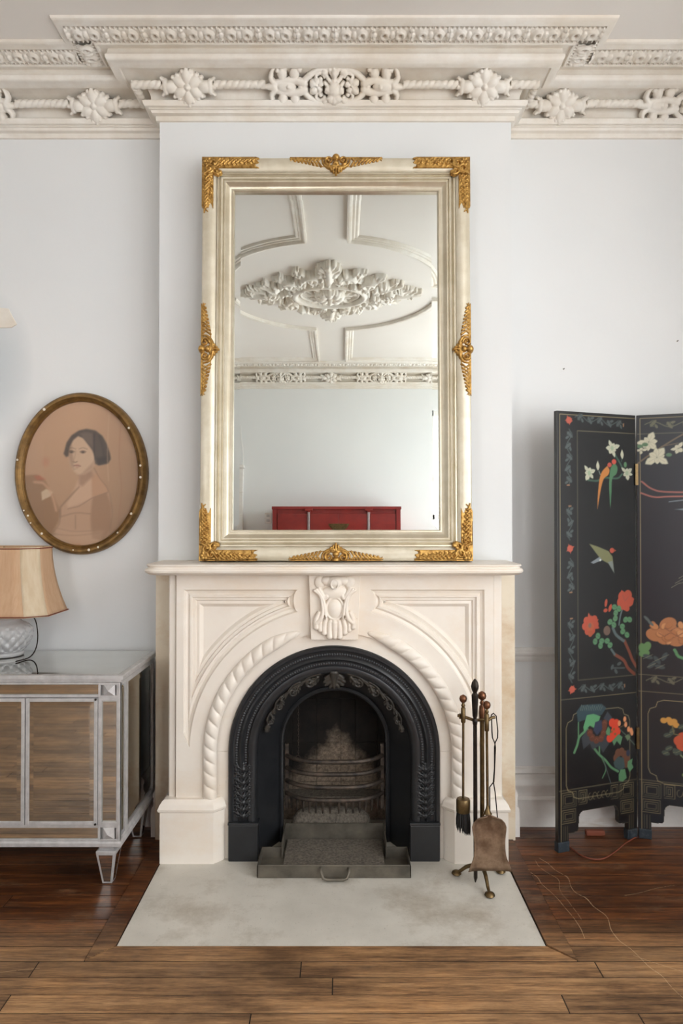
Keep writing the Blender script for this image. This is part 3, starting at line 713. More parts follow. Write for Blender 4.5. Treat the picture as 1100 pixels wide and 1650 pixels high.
# ------------------------------------------------------------------ black cast-iron arched insert
M['iron'] = simple('black_leaded_iron', (25, 27, 30), 0.36, 0.0, (38, 40, 43), 18, bump=0.08, lo=0.3, hi=0.8)
M['iron_worn2'] = simple('dusty_iron_foliage', (44, 42, 40), 0.42, 0.2, (72, 68, 62), 40, bump=0.1)
M['iron_worn'] = simple('sooty_worn_iron', (44, 39, 35), 0.6, 0.5, (92, 78, 66), 26, bump=0.2, lo=0.4, hi=0.75)
IN = thing('fireplace_insert', 'black cast-iron arched fireplace insert with beaded rings and leaf scrolls', 'fireplace insert', (CX, 2.74, 0))
def arch_path(r, n=64, z0=0.0, rz=None):
    rz = rz or r
    return [(CX - r, z) for z in np.linspace(z0, AZ, 14, endpoint=False)] + [(CX + r*math.cos(a), AZ + rz*math.sin(a)) for a in np.linspace(PI, 0, n)] + [(CX + r, z) for z in np.linspace(AZ, z0, 15)[1:]]
def arch_loft(prof, z0=0.0):
    rings = [[(p[0], yy, p[1]) for p in arch_path(r, z0=z0)] for r, yy in prof]
    return MB().loft(rings, closed=False, cap=False)
ringp = [(0.4165, 2.735), (0.4165, 2.700), (0.411, 2.694), (0.402, 2.694), (0.398, 2.700), (0.392, 2.703), (0.378, 2.703), (0.374, 2.698), (0.366, 2.694), (0.360, 2.700), (0.356, 2.706), (0.342, 2.706), (0.338, 2.699), (0.326, 2.696), (0.314, 2.700), (0.306, 2.712), (0.303, 2.725)]
arch_loft(ringp).build('arch_frame', M['iron'], IN, smooth=40)
def beads(r, yy, rad, step):
    mb = MB(); P = arch_path(r, 220, 0.20); P = [Vector((p[0], yy, p[1])) for p in P]; d = 0.0; nxt = 0.0
    for a, b in zip(P, P[1:]):
        L = (b-a).length
        while nxt <= d + L:
            c = a.lerp(b, (nxt-d)/L if L else 0)
            mb.loft([[(c.x + rad*math.sin(u)*math.cos(k*PI/3), c.y - rad*math.cos(u), c.z + rad*math.sin(u)*math.sin(k*PI/3)) for k in range(6)] for u in (0.05, 0.7, 1.5)], cap=False)
            nxt += step
        d += L
    o = mb.build('bead_row', M['iron_bead'], IN, smooth=80); o['kind'] = 'stuff'
M['iron_bead'] = simple('polished_iron_beads', (84, 87, 90), 0.3, 0.5)
beads(0.385, 2.703, 0.0048, 0.0100); beads(0.349, 2.706, 0.0048, 0.0100)
# splayed reveal from the frame back to the inner opening
IR, IZ = 0.225, 0.415
def reveal_ring(t):
    r = 0.303 + (IR - 0.303)*t; zc_ = AZ + (IZ - AZ)*t; yy = 2.722 + (2.862 - 2.722)*t
    return [(CX - r, yy, z) for z in np.linspace(0.0, zc_, 10, endpoint=False)] + [(CX + r*math.cos(a), yy, zc_ + r*math.sin(a)) for a in np.linspace(PI, 0, 48)] + [(CX + r, yy, z) for z in np.linspace(zc_, 0.0, 11)[1:]]
MB().loft([reveal_ring(t) for t in np.linspace(0, 1, 5)], closed=False, cap=False).build('splayed_reveal', M['iron'], IN, smooth=40)
def inner_ring(r, yy): return [(CX - r, yy, z) for z in np.linspace(0.0, IZ, 8, endpoint=False)] + [(CX + r*math.cos(a), yy, IZ + r*math.sin(a)) for a in np.linspace(PI, 0, 48)] + [(CX + r, yy, z) for z in np.linspace(IZ, 0, 9)[1:]]
MB().loft([inner_ring(r, yy) for r, yy in ((0.229, 2.860), (0.229, 2.850), (0.220, 2.846), (0.213, 2.850), (0.213, 2.875))], closed=False, cap=False).build('opening_rim', M['iron'], IN, smooth=40)
for sx in (-1, 1):
    x0, x1 = sorted((CX + sx*0.4115, CX + sx*0.300))
    MB().box(x0 - 0.002, x1 + 0.002, 2.684, 2.74, 0.001, 0.142).box(x0 - 0.005, x1 + 0.005, 2.681, 2.74, 0.142, 0.152).build('base_block', M['iron'], IN, bevel=0.003)
    hm = HM(-0.040, 0.040, 0.152, 0.385, 0.0018); r2 = np.random.RandomState(7)
    for k in range(8):
        z = 0.168 + k*0.026
        for q in (-1, 1): hm.leaf(0, z, PI/2 - q*0.75, 0.044, 0.024, 2, 0.8, 0.004, curl=-q*0.5); hm.volute(q*0.022, z + 0.012, 0.010, q*1.0, 0.8, 0.0035, 0.003, 1.3, 0.004, sgn=q)
        hm.dome(0, z + 0.006, 0.008, 0.010, 0.012)
    hm.leaf(0, 0.352, PI/2, 0.032, 0.026, 3, 0.8, 0.003)
    me = hm.mesh('leaf_casting', lambda X, Y, Hh, sx=sx: np.stack([X + CX + sx*0.358, 2.703 - Hh, Y], 1)); link('leaf_casting', me, M['iron'], IN)
# foliage scroll hanging inside the arch: flat height map bent round the arch
hm = HM(-0.345, 0.345, -0.062, 0.030, 0.0019)
hm.leaf(0, 0.018, -PI/2, 0.070, 0.075, 4, 0.8, 0.006)
for q in (-1, 1):
    for k, (s0, ln) in enumerate(((0.05, 0.085), (0.125, 0.08), (0.205, 0.07), (0.275, 0.06))):
        t0 = 0.006 - 0.006*k; w = 1 - 0.17*k
        hm.stroke([(q*s0, t0 + 0.014), (q*(s0 + ln*0.4), t0 + 0.012), (q*(s0 + ln*0.9), t0 - 0.010)], 0.008*w, 0.005*w, 1.2, 0.004)
        hm.volute(q*(s0 + ln*0.45), t0 - 0.020*w, 0.020*w, PI/2, 1.1, 0.0058*w, 0.004*w, 1.3, 0.004, sgn=-q)
        hm.leaf(q*(s0 + ln*0.1), t0, (-PI/2 + q*0.7), 0.048*w, 0.032*w, 3, 0.8, 0.004, curl=q*0.6)
        hm.leaf(q*(s0 + ln*0.7), t0 + 0.004, (-PI/2 + q*1.2), 0.045*w, 0.026*w, 3, 0.8, 0.004, curl=q*0.5)
    hm.leaf(q*0.315, -0.014, 0 if q > 0 else PI, 0.03, 0.022, 3, 0.8, 0.003)
def bend(X, Y, Hh):
    rr = 0.292 + Y*0.92; a = PI/2 - X/0.262
    return np.stack([CX + rr*np.cos(a), 2.722 - Hh - 0.35*(0.0 - np.minimum(Y, 0))*0 + (0.292 - rr)*0.35, AZ + rr*np.sin(a)], 1)
me = hm.mesh('foliage_scroll', bend, sink=0.0); link('foliage_scroll', me, M['iron_worn2'] if 'iron_worn2' in M else M['iron'], IN)

# firebox: sooty fire bricks, pale with ash low in the middle
m = NT('sooty_fireclay'); x = m.sep(); nz = m.noise(16, 5, 0.7); n2 = m.noise(90, 3, 0.7)
d = m.math('ADD', m.math('ABSOLUTE', m.math('ADD', x[0], 0.029 - 0.01)), m.math('MULTIPLY', m.math('SUBTRACT', x[2], 0.235), 0.95))
k = m.math('ADD', d, m.math('MULTIPLY', m.math('SUBTRACT', nz, 0.5), 0.16))
pale = m.ramp(n2, [(0.3, lin((96, 84, 72))), (0.7, lin((158, 142, 124)))])
soot = m.ramp(nz, [(0.3, lin((13, 12, 12))), (0.8, lin((40, 34, 28)))])
m.color(m.mix(m.ramp(k, [(0.10, (0,0,0)), (0.19, (1,1,1))]), pale, soot)); m.set(Roughness=0.95); m.bump(n2, 0.4, 0.004); M['fireclay'] = m.m
M['soot'] = simple('soot', (12, 11, 11), 0.95, 0, (26, 23, 21), 20, bump=0.3)
FB = 3.06
MB().box(CX - 0.33, CX + 0.33, FB + 0.042, FB + 0.07, 0.0, 0.78).box(CX - 0.33, CX - 0.30, 2.87, FB + 0.05, 0, 0.78).box(CX + 0.30, CX + 0.33, 2.87, FB + 0.05, 0, 0.78).box(CX - 0.33, CX + 0.33, 2.87, FB + 0.05, 0.75, 0.78).build('firebox_shell', M['soot'], IN)
zs = [0.002, 0.17, 0.345, 0.54, 0.745]
for i, (z0, z1) in enumerate(zip(zs, zs[1:])):
    xs = [-0.285, -0.19, -0.082, 0.026, 0.092, 0.19, 0.285]
    for a, b in zip(xs, xs[1:]):
        MB().box(CX + a + 0.0006, CX + b - 0.0006, FB, FB + 0.04, z0 + 0.0005, z1 - 0.0005).build('fire_brick', M['fireclay'], IN, bevel=0.002)
for sx in (-1, 1):
    for z0, z1 in zip(zs, zs[1:]):
        x0, x1 = sorted((CX + sx*0.262, CX + sx*0.298))
        MB().box(x0, x1, 2.885, FB - 0.002, z0 + 0.0015, z1 - 0.0015).build('fire_brick', M['fireclay'], IN, bevel=0.002)

# ------------------------------------------------------------------ bowed grate
M['ash'] = simple('grey_ash', (74, 69, 62), 0.95, 0, (128, 120, 108), 110, bump=0.6, bdist=0.004, lo=0.3, hi=0.7)
GR = thing('fire_grate', 'rusty bowed iron grate with four bars and short teeth', 'grate', (CX, 2.85, 0.17))
M['rust'] = simple('rusty_bar_iron', (46, 42, 39), 0.55, 0.5, (94, 82, 72), 30, bump=0.25, lo=0.35, hi=0.7)
def bow(t, z, dep=0.082, hw=0.200): 
    a = (t - 0.5)*2
    return (CX + hw*math.copysign(abs(a)**0.9, a), 2.872 - dep*(1 - abs(a)**3.2), z)
for z in (0.352, 0.302, 0.249, 0.197):
    P = [bow(t, z) for t in np.linspace(0, 1, 41)]
    MB().tube(P, 0.0095, 8).build('grate_bar', M['rust'], GR, smooth=60)
for k in range(14):
    p = bow(0.06 + 0.88*k/13, 0.197)
    MB().tube([(p[0], p[1], 0.197), (p[0], p[1] + 0.002, 0.165), (p[0], p[1] + 0.006, 0.142)], [0.0065, 0.0055, 0.003], 6).build('grate_tooth', M['rust'], GR, smooth=60)
for sx in (-1, 1):
    MB().box(CX + sx*0.200 - 0.008, CX + sx*0.200 + 0.008, 2.868, 2.884, 0.13, 0.40).build('grate_upright', M['rust'], GR, bevel=0.002)
MB().box(CX - 0.235, CX + 0.235, 2.97, 3.055, 0.130, 0.140).build('grate_floor', M['ash'], GR)
# chain with ring hanging from the flue
CH = thing('flue_chain', 'thin dark chain with small ring hanging inside the firebox', 'chain', (-0.182, 2.90, 0.34))
for k in range(22):
    z = 0.345 + k*0.0115
    pts = [(-0.182 + (0.0022*math.cos(a) if k % 2 else 0), 2.90 + (0 if k % 2 else 0.0022*math.cos(a)), z + 0.0075*math.sin(a)) for a in np.linspace(0, 2*PI, 10, endpoint=False)]
    MB().tube(pts, 0.0009, 4, closed=True).build('chain_link', M['rust'], CH)
MB().tube([(-0.182, 2.90, 0.59), (-0.182, 2.90, 0.70), (-0.18, 2.90, 0.748)], 0.0012, 5).build('wire', M['rust'], CH)
MB().tube([(-0.184 + 0.010*math.cos(a), 2.898, 0.332 + 0.010*math.sin(a)) for a in np.linspace(0, 2*PI, 16, endpoint=False)], 0.002, 6, closed=True).build('pull_ring', M['rust'], CH, smooth=60)
# ash-covered lump behind the pan
rs = np.random.RandomState(2); rings = []
for i, t in enumerate(np.linspace(-1, 1, 19)):
    e = (1 - abs(t)**5)**0.5*0.98 + 0.02; wob = rs.uniform(-0.004, 0.004, 14)
    rings.append([(CX - 0.015 + 0.182*t, 2.915 + 0.045*e*math.cos(a)*(1 + wob[k]*4), 0.001 + max(0, (0.118 + wob[k])*e*(0.25 + 0.75*math.sin(a)) if math.sin(a) > 0 else 0)) for k, a in enumerate(np.linspace(0, PI, 14))])
o = MB().loft(rings).build('ash_heap', M['ash'], smooth=60)
tag(o, 'grey ash-covered burnt log lump under the grate', 'ash lump')
# ash pan
M['zinc'] = simple('dirty_zinc', (84, 80, 72), 0.55, 0.5, (128, 121, 108), 9, bump=0.2, lo=0.35, hi=0.75)
AP = thing('ash_pan', 'dirty grey metal ash pan with stepped back and front handle', 'ash pan', (CX, 2.63, 0.001))
def wall_strip(mb, pts, z0, z1, th, closed=True):
    n = len(pts)
    for i in range(n if closed else n-1):
        a = Vector(pts[i]); b = Vector(pts[(i+1) % n]); d = (b-a).normalized(); nn = Vector((-d.y, d.x))*th/2
        a2, b2 = a - d*th/2, b + d*th/2
        mb.add([(*(a2-nn), z0), (*(b2-nn), z0), (*(b2+nn), z0), (*(a2+nn), z0), (*(a2-nn), z1), (*(b2-nn), z1), (*(b2+nn), z1), (*(a2+nn), z1)],
               [(0,3,2,1),(4,5,6,7),(0,1,5,4),(1,2,6,5),(2,3,7,6),(3,0,4,7)])
    return mb
ax0, ax1 = CX - 0.285, CX + 0.287; bx0, bx1 = CX - 0.205, CX + 0.205
mb = MB().box(ax0, ax1, 2.562, 2.712, 0.002, 0.006).box(bx0, bx1, 2.712, 2.86, 0.002, 0.006)
wall_strip(mb, [(ax0, 2.564), (ax1, 2.564), (ax1, 2.712), (bx1, 2.712)], 0.002, 0.046, 0.003, False)
wall_strip(mb, [(bx0, 2.712), (ax0, 2.712), (ax0, 2.564)], 0.002, 0.046, 0.003, False)
mb.build('tray', M['zinc'], AP)
mb = MB(); wall_strip(mb, [(bx1, 2.700), (bx1, 2.86), (bx0, 2.86), (bx0, 2.700)], 0.006, 0.074, 0.003, False)
mb.build('raised_back', M['zinc'], AP)
MB().tube([(ax0 + 0.004, 2.564, 0.047), (ax1 - 0.004, 2.564, 0.047)], 0.0035, 8).build('front_rim', M['zinc'], AP, smooth=60)
MB().box(bx0 + 0.01, bx1 - 0.01, 2.585, 2.85, 0.006, 0.012).build('loose_ash', M['ash'], AP)
hx = CX + 0.005
MB().tube([(hx - 0.052, 2.560, 0.040), (hx - 0.052, 2.540, 0.036), (hx - 0.044, 2.532, 0.016), (hx - 0.03, 2.530, 0.012), (hx + 0.03, 2.530, 0.012), (hx + 0.044, 2.532, 0.016), (hx + 0.052, 2.540, 0.036), (hx + 0.052, 2.560, 0.040)], 0.0055, 8).build('handle', M['zinc'], AP, smooth=60)

# ------------------------------------------------------------------ brass fire-tool stand and its tools
M['brass'] = simple('tarnished_brass', (86, 71, 47), 0.38, 0.85, (126, 104, 70), 40, lo=0.3, hi=0.75)
M['brass_knob'] = simple('reddish_brass_knob', (104, 70, 50), 0.4, 0.8, (134, 92, 66), 50)
M['copper'] = simple('scratched_copper_pan', (116, 93, 74), 0.4, 0.8, (164, 140, 118), 26, lo=0.35, hi=0.7, bump=0.15)
M['blackiron'] = simple('blackened_iron_rod', (34, 30, 27), 0.45, 0.7, (58, 50, 42), 40)
M['bristle'] = simple('black_bristle', (14, 13, 13), 0.8, 0, (30, 28, 27), 120, stretch=(1, 1, 0.1), bump=0.6)
TS = thing('fire_tool_stand', 'tarnished brass fire tool stand on three curved feet', 'tool stand', (0.522, 2.54, 0))
sx0, sy0 = 0.522, 2.545
MB().tube([(sx0, sy0, 0.044), (sx0, sy0, 0.61)], 0.0085, 10).build('stem', M['brass'], TS, smooth=60)
MB().lathe([(0.0, 0.0), (0.010, 0.002), (0.012, 0.03), (0.011, 0.055), (0.005, 0.062), (0.009, 0.068), (0.006, 0.074), (0.005, 0.078), (0.014, 0.085), (0.0165, 0.095), (0.013, 0.105), (0.004, 0.111), (0, 0.112)], 14, (sx0, sy0, 0.590)).build('knob', M['brass_knob'], TS, smooth=60)
for a in (R(-88), R(155), R(35)):
    c, s_ = math.cos(a), math.sin(a); L = 0.108 if a < 0 else 0.098
    P = [(0.004, 0.050), (0.030, 0.051), (0.058, 0.041), (0.082, 0.021), (L, 0.010)]
    pts = smoothpts([(p[0], p[1]) for p in P], 5)
    MB().tube([(sx0 + q[0]*c, sy0 + q[0]*s_, q[1]) for q in pts], [0.009 - 0.004*i/len(pts) for i in range(len(pts))], 8).lathe([(0, 0), (0.014, 0.001), (0.019, 0.006), (0.016, 0.013), (0.006, 0.018), (0, 0.018)], 12, (sx0 + L*c, sy0 + L*s_, 0.0014)).build('foot', M['brass'], TS, smooth=60)
zb = 0.600
MB().tube([(0.430, 2.5378, zb + 0.014), (0.450, 2.5378, zb + 0.010), (0.488, 2.5235, zb), (0.510, 2.527, zb), (sx0, 2.533, zb), (0.536, 2.527, zb - 0.004), (0.556, 2.537, zb + 0.006), (0.568, 2.542, zb + 0.006)], 0.006, 8).box(0.436, 0.450, 2.5318, 2.5438, zb + 0.002, zb + 0.020).build('hook_bar', M['brass'], TS, smooth=50)
def tool(name, label, cat, x, y, group='tools hanging on the fire tool stand'): return thing(name, label, cat, (x, y, 0.3), 0, group)
def knob_handle(parent, x, y, z0, h=0.055):
    MB().lathe([(0, 0), (0.0075, 0.002), (0.0085, 0.006), (0.0085, h), (0.005, h + 0.004), (0.008, h + 0.010), (0.005, h + 0.016), (0.0045, h + 0.022), (0, h + 0.022)], 14, (x, y, z0)).build('handle', M['brass'], parent, smooth=60)
    MB().lathe([(0, h + 0.019), (0.006, h + 0.020), (0.012, h + 0.026), (0.0145, h + 0.035), (0.012, h + 0.044), (0.004, h + 0.049), (0, h + 0.050)], 14, (x, y, z0)).build('knob', M['brass_knob'], parent, smooth=60)
b = tool('hearth_brush', 'brass handled hearth brush with black bristles', 'brush', 0.448, 2.522)
knob_handle(b, 0.448, 2.522, 0.590)
MB().tube([(0.448, 2.522, 0.592), (0.447, 2.521, 0.312)], 0.0045, 8).build('rod', M['brass'], b, smooth=60)
MB().lathe([(0, 0.050), (0.010, 0.048), (0.023, 0.046), (0.026, 0.040), (0.026, 0.0), (0.024, -0.002), (0, -0.002)], 18, (0.447, 2.520, 0.268)).build('ferrule', M['brass'], b, smooth=50)
r2 = np.random.RandomState(5); mb = MB()
for k in range(170):
    a = r2.uniform(0, 2*PI); q = math.sqrt(r2.uniform(0, 1)); x0, y0 = 0.022*q*math.cos(a), 0.018*q*math.sin(a); ln = r2.uniform(0.060, 0.082) + 0.012*x0/0.022
    mb.tube([(0.447 + x0, 2.520 + y0, 0.270), (0.447 + x0*1.15, 2.520 + y0*1.3, 0.270 - ln*0.55), (0.447 + x0*1.2, 2.520 + y0*1.4, 0.270 - ln)], [0.0022, 0.0024, 0.0008], 4)
o = mb.build('bristles', M['bristle'], b); o['kind'] = 'stuff'
b = tool('poker', 'long black iron poker with faceted pointed handle', 'poker', 0.488, 2.505)
MB().tube([(0.488, 2.505, 0.610), (0.489, 2.507, 0.30), (0.490, 2.512, 0.030), (0.490, 2.514, 0.012)], [0.007, 0.0075, 0.007, 0.002], 6).build('rod', M['blackiron'], b, smooth=30)
MB().lathe([(0, -0.01), (0.008, 0), (0.010, 0.012), (0.006, 0.022), (0.009, 0.032), (0.012, 0.085), (0.0125, 0.108), (0.007, 0.116), (0.0125, 0.128), (0.0145, 0.140), (0.011, 0.155), (0.004, 0.165), (0, 0.168)], 8, (0.488, 2.505, 0.590)).build('handle', M['blackiron'], b, smooth=25)
b = tool('fire_shovel', 'brass fire shovel with scratched copper pan', 'shovel', 0.530, 2.500)
knob_handle(b, 0.530, 2.500, 0.566, 0.062)
MB().tube([(0.530, 2.500, 0.570), (0.531, 2.494, 0.290)], 0.0048, 8).lathe([(0.005, 0.03), (0.007, 0.02), (0.012, 0.006), (0.016, 0.0)], 12, (0.531, 2.494, 0.270)).build('rod', M['brass'], b, smooth=60)
rings = []
for i, t in enumerate(np.linspace(0, 1, 15)):
    z = 0.276 - 0.212*t
    hw = 0.063*math.sqrt(max(0.0, 1 - (1 - min(1, t/0.24))**2)) if t < 0.24 else 0.063 - 0.007*math.sin(PI*(t - 0.24)/0.6) + (0.012*max(0, t - 0.75)/0.25)
    hw = max(hw, 0.008); ring = []
    for u in np.linspace(-1, 1, 13):
        lip = 0.017*abs(u)**5*(1 - 0.5*t) + (0.014*(1 - t/0.15)**2 if t < 0.15 else 0)
        ring.append((0.531 + hw*u + 0.008*t, 2.484 + 0.006*t - lip + 0.004, z))
    rings.append(ring)
sh = MB().loft(rings, closed=False, cap=False).build('pan', M['copper'], b, smooth=50)
sm = sh.modifiers.new('thick', 'SOLIDIFY'); sm.thickness = 0.0018
b = tool('toasting_fork', 'thin twisted wire tongs with long loop', 'fire tongs', 0.566, 2.540)
zt_ = 0.612
MB().tube([(0.558, 2.5515, zt_), (0.560, 2.5515, zt_ - 0.06), (0.562, 2.5515, zt_ - 0.085), (0.570, 2.5515, zt_ - 0.103), (0.573, 2.5515, zt_ - 0.12), (0.570, 2.5535, zt_ - 0.20), (0.568, 2.5565, zt_ - 0.25), (0.552, 2.5565, zt_ - 0.27), (0.553, 2.5595, zt_ - 0.37)], 0.0023, 6).build('wire', M['blackiron'], b, smooth=60)
MB().tube([(0.558, 2.5515, zt_), (0.566, 2.5515, zt_ + 0.006), (0.576, 2.5515, zt_ - 0.004), (0.582, 2.5515, zt_ - 0.06), (0.581, 2.5515, zt_ - 0.085), (0.573, 2.5535, zt_ - 0.103), (0.570, 2.5545, zt_ - 0.12), (0.570, 2.5555, zt_ - 0.20), (0.566, 2.5565, zt_ - 0.25), (0.573, 2.5585, zt_ - 0.29), (0.582, 2.5615, zt_ - 0.385)], 0.0023, 6).build('wire', M['blackiron'], b, smooth=60)
# ------------------------------------------------------------------ painted prints (vertex colours on a fine flat grid)
class Paint:
    def __init__(s, x0, x1, y0, y1, res, base):
        s.nx = int(round((x1-x0)/res)) + 1; s.ny = int(round((y1-y0)/res)) + 1
        s.x = np.linspace(x0, x1, s.nx); s.y = np.linspace(y0, y1, s.ny); s.res = res
        s.X, s.Y = np.meshgrid(s.x, s.y); s.c = np.empty((s.ny, s.nx, 3)); s.c[:] = base
    def _w(s, P, m):
        a = np.min(P, 0) - m; b = np.max(P, 0) + m
        i0, i1 = np.searchsorted(s.x, [a[0], b[0]]); j0, j1 = np.searchsorted(s.y, [a[1], b[1]])
        return slice(j0, j1), slice(i0, i1)
    def _blend(s, w, al, colr):
        s.c[w] = s.c[w]*(1-al[..., None]) + np.array(colr, float)*al[..., None]
    def poly(s, pts, colr, soft=None, alpha=1.0, smooth=0):
        P = np.array(pts, float)
        if smooth: 
            Q = np.vstack([P, P[:1]]); P = np.array(smoothpts([tuple(q) for q in Q], smooth))[:-1]
        soft = soft or s.res*1.2; w = s._w(P, soft); X, Y = s.X[w], s.Y[w]
        if X.size == 0: return s
        d = np.full(X.shape, 1e9); ins = np.zeros(X.shape, bool)
        for (ax, ay), (bx, by) in zip(P, np.roll(P, -1, 0)):
            ex, ey = bx-ax, by-ay; L = ex*ex+ey*ey + 1e-12
            t = np.clip(((X-ax)*ex + (Y-ay)*ey)/L, 0, 1); d = np.minimum(d, (X-ax-t*ex)**2 + (Y-ay-t*ey)**2)
            c = ((ay > Y) != (by > Y)); 
            with np.errstate(divide='ignore', invalid='ignore'): ins ^= c & (X < ex*(Y-ay)/(by-ay if by != ay else 1e-12) + ax)
        sd = np.sqrt(d)*np.where(ins, -1, 1)
        s._blend(w, np.clip(0.5 - sd/soft, 0, 1)*alpha, colr); return s
    def line(s, pts, colr, wd, alpha=1.0, soft=None, smooth=0):
        P = np.array(smoothpts(pts, smooth) if smooth else pts, float); soft = soft or s.res; w = s._w(P, wd + soft); X, Y = s.X[w], s.Y[w]
        if X.size == 0: return s
        d = np.full(X.shape, 1e9)
        for (ax, ay), (bx, by) in zip(P, P[1:]):
            ex, ey = bx-ax, by-ay; t = np.clip(((X-ax)*ex + (Y-ay)*ey)/(ex*ex+ey*ey+1e-12), 0, 1); d = np.minimum(d, (X-ax-t*ex)**2 + (Y-ay-t*ey)**2)
        s._blend(w, np.clip((wd/2 - np.sqrt(d))/soft + 0.5, 0, 1)*alpha, colr); return s
    def ell(s, c, a, b, colr, soft=None, alpha=1.0, rot=0):
        return s.poly([(c[0] + a*math.cos(t)*math.cos(rot) - b*math.sin(t)*math.sin(rot), c[1] + a*math.cos(t)*math.sin(rot) + b*math.sin(t)*math.cos(rot)) for t in np.linspace(0, 2*PI, 20, endpoint=False)], colr, soft, alpha)
    def petals(s, c, r, n, colr, rot=0, wd=0.45, edge=None):
        for k in range(n):
            a = rot + 2*PI*k/n + 0.22*math.sin(k*5.3 + c[0]*90); L = r*(0.86 + 0.26*math.sin(k*3.7 + c[1]*70)); w = r*wd*(0.85 + 0.2*math.sin(k*2.1))
            def tp(t, o, L=L, a=a): return (c[0] + L*t*math.cos(a) - o*math.sin(a), c[1] + L*t*math.sin(a) + o*math.cos(a))
            def drop(L_, w_): return [tp(0.05, 0, L_), tp(0.35, w_*0.62, L_), tp(0.68, w_*0.70, L_), tp(0.92, w_*0.30, L_), tp(1.05, 0, L_), tp(0.92, -w_*0.34, L_), tp(0.66, -w_*0.70, L_), tp(0.33, -w_*0.58, L_)]
            if edge is not None: s.poly(drop(L*1.06, w*1.18), edge)
            s.poly(drop(L, w), colr)
            s.line([tp(0.15, 0), tp(0.75, 0)], tuple(0.72*v for v in colr), 0.0012, 0.6)
        return s
    def mesh(s, name, keep=None):
        idx = np.arange(s.nx*s.ny).reshape(s.ny, s.nx); ok = np.ones((s.ny-1, s.nx-1), bool)
        if keep is not None:
            xc = (s.X[:-1,:-1] + s.X[1:,1:])/2; yc = (s.Y[:-1,:-1] + s.Y[1:,1:])/2; ok = keep(xc, yc)
        J, I = np.nonzero(ok); F_ = np.stack([idx[J,I], idx[J,I+1], idx[J+1,I+1], idx[J+1,I]], 1)
        used = np.unique(F_); rm = np.zeros(s.nx*s.ny, int); rm[used] = np.arange(len(used)); F_ = rm[F_]
        V = np.stack([s.X.ravel()[used], np.zeros(len(used)), s.Y.ravel()[used]], 1)
        me = bpy.data.meshes.new(name); me.from_pydata(V.tolist(), [], F_.tolist()); me.update()
        at_ = me.color_attributes.new('Col', 'FLOAT_COLOR', 'POINT')
        c = np.clip(s.c.reshape(-1, 3)[used]/255.0, 0, 1); c = np.where(c <= 0.04045, c/12.92, ((c+0.055)/1.055)**2.4)
        at_.data.foreach_set('color', np.hstack([c, np.ones((len(c), 1))]).ravel()); return me
def print_mat(name, rough, coat, crough=0.1, wear=0.0):
    m = NT(name); a = m.n('ShaderNodeVertexColor', layer_name='Col')
    base = a.outputs['Color']
    if wear: base = m.mix(m.ramp(m.noise(30, 5, 0.7), [(0.5, (0,0,0)), (0.8, (wear, wear, wear))]), base, lin((70, 66, 62)))
    m.color(base); m.set(Roughness=rough, Coat_Weight=coat, Coat_Roughness=crough); m.b.inputs['Specular IOR Level'].default_value = 0.5; return m.m

# ------------------------------------------------------------------ tall mirror leaning on the mantel shelf
M['mirror'] = simple('silvered_mirror_glass', (236, 241, 238), 0.0, 1.0)
M['silverleaf'] = simple('champagne_silver_leaf', (206, 196, 172), 0.36, 0.75, (222, 214, 194), 12, bump=0.03)
M['framecream'] = simple('rubbed_cream_silver_frame', (212, 203, 180), 0.42, 0.45, (226, 219, 200), 14, bump=0.05)
M['gilt'] = simple('old_gilding', (132, 92, 40), 0.38, 0.75, (206, 164, 92), 60, bump=0.15, lo=0.3, hi=0.62)
MI = thing('mirror', 'tall mirror in cream and silver frame with gilt corners standing on mantel shelf', 'mirror', (-0.0225, 2.778, 1.1702))
MI.rotation_euler = (R(-1.6), 0, 0)
MW, MH = 0.549, 1.657
def frame_ring(o, yv): return [(-MW + o, yv, o), (MW - o, yv, o), (MW - o, yv, MH - o), (-MW + o, yv, MH - o)]
def frame_part(name, prof, mat):
    mb = MB(); rings = [frame_ring(o, -h) for o, h in prof]
    return mb.loft(rings, cap=False).build(name, mat, MI, smooth=30, world=False)
frame_part('outer_frame', [(0.02, -0.058), (0.0, -0.058), (0.0, 0.026), (0.004, 0.036), (0.016, 0.042), (0.036, 0.041), (0.052, 0.034), (0.058, 0.028), (0.058, 0.0)], M['framecream'])
frame_part('inner_frame', [(0.058, 0.0), (0.058, 0.026), (0.061, 0.031), (0.066, 0.031), (0.069, 0.026), (0.071, 0.022), (0.077, 0.026), (0.083, 0.024), (0.086, 0.018), (0.089, 0.020), (0.094, 0.019), (0.104, 0.009), (0.113, 0.003), (0.118, 0.002), (0.119, 0.006), (0.124, 0.006), (0.127, 0.002), (0.127, -0.014)], M['silverleaf'])
gx, gz0, gz1 = MW - 0.127, 0.127, MH - 0.131
bw, bd = 0.026, 0.0006
P0 = [(-gx-0.004, 0.010 + bd, gz0-0.004), (gx+0.004, 0.010 + bd, gz0-0.004), (gx+0.004, 0.010 + bd, gz1+0.004), (-gx-0.004, 0.010 + bd, gz1+0.004)]
P1 = [(-gx+bw, 0.010, gz0+bw), (gx-bw, 0.010, gz0+bw), (gx-bw, 0.010, gz1-bw), (-gx+bw, 0.010, gz1-bw)]
MB().add(P1, [(0,1,2,3)]).build('mirror_glass', M['mirror'], MI, world=False)
MB().add(P0 + P1, [(0,1,5,4),(1,2,6,5),(2,3,7,6),(3,0,4,7)]).build('bevel', M['mirror'], MI, world=False)
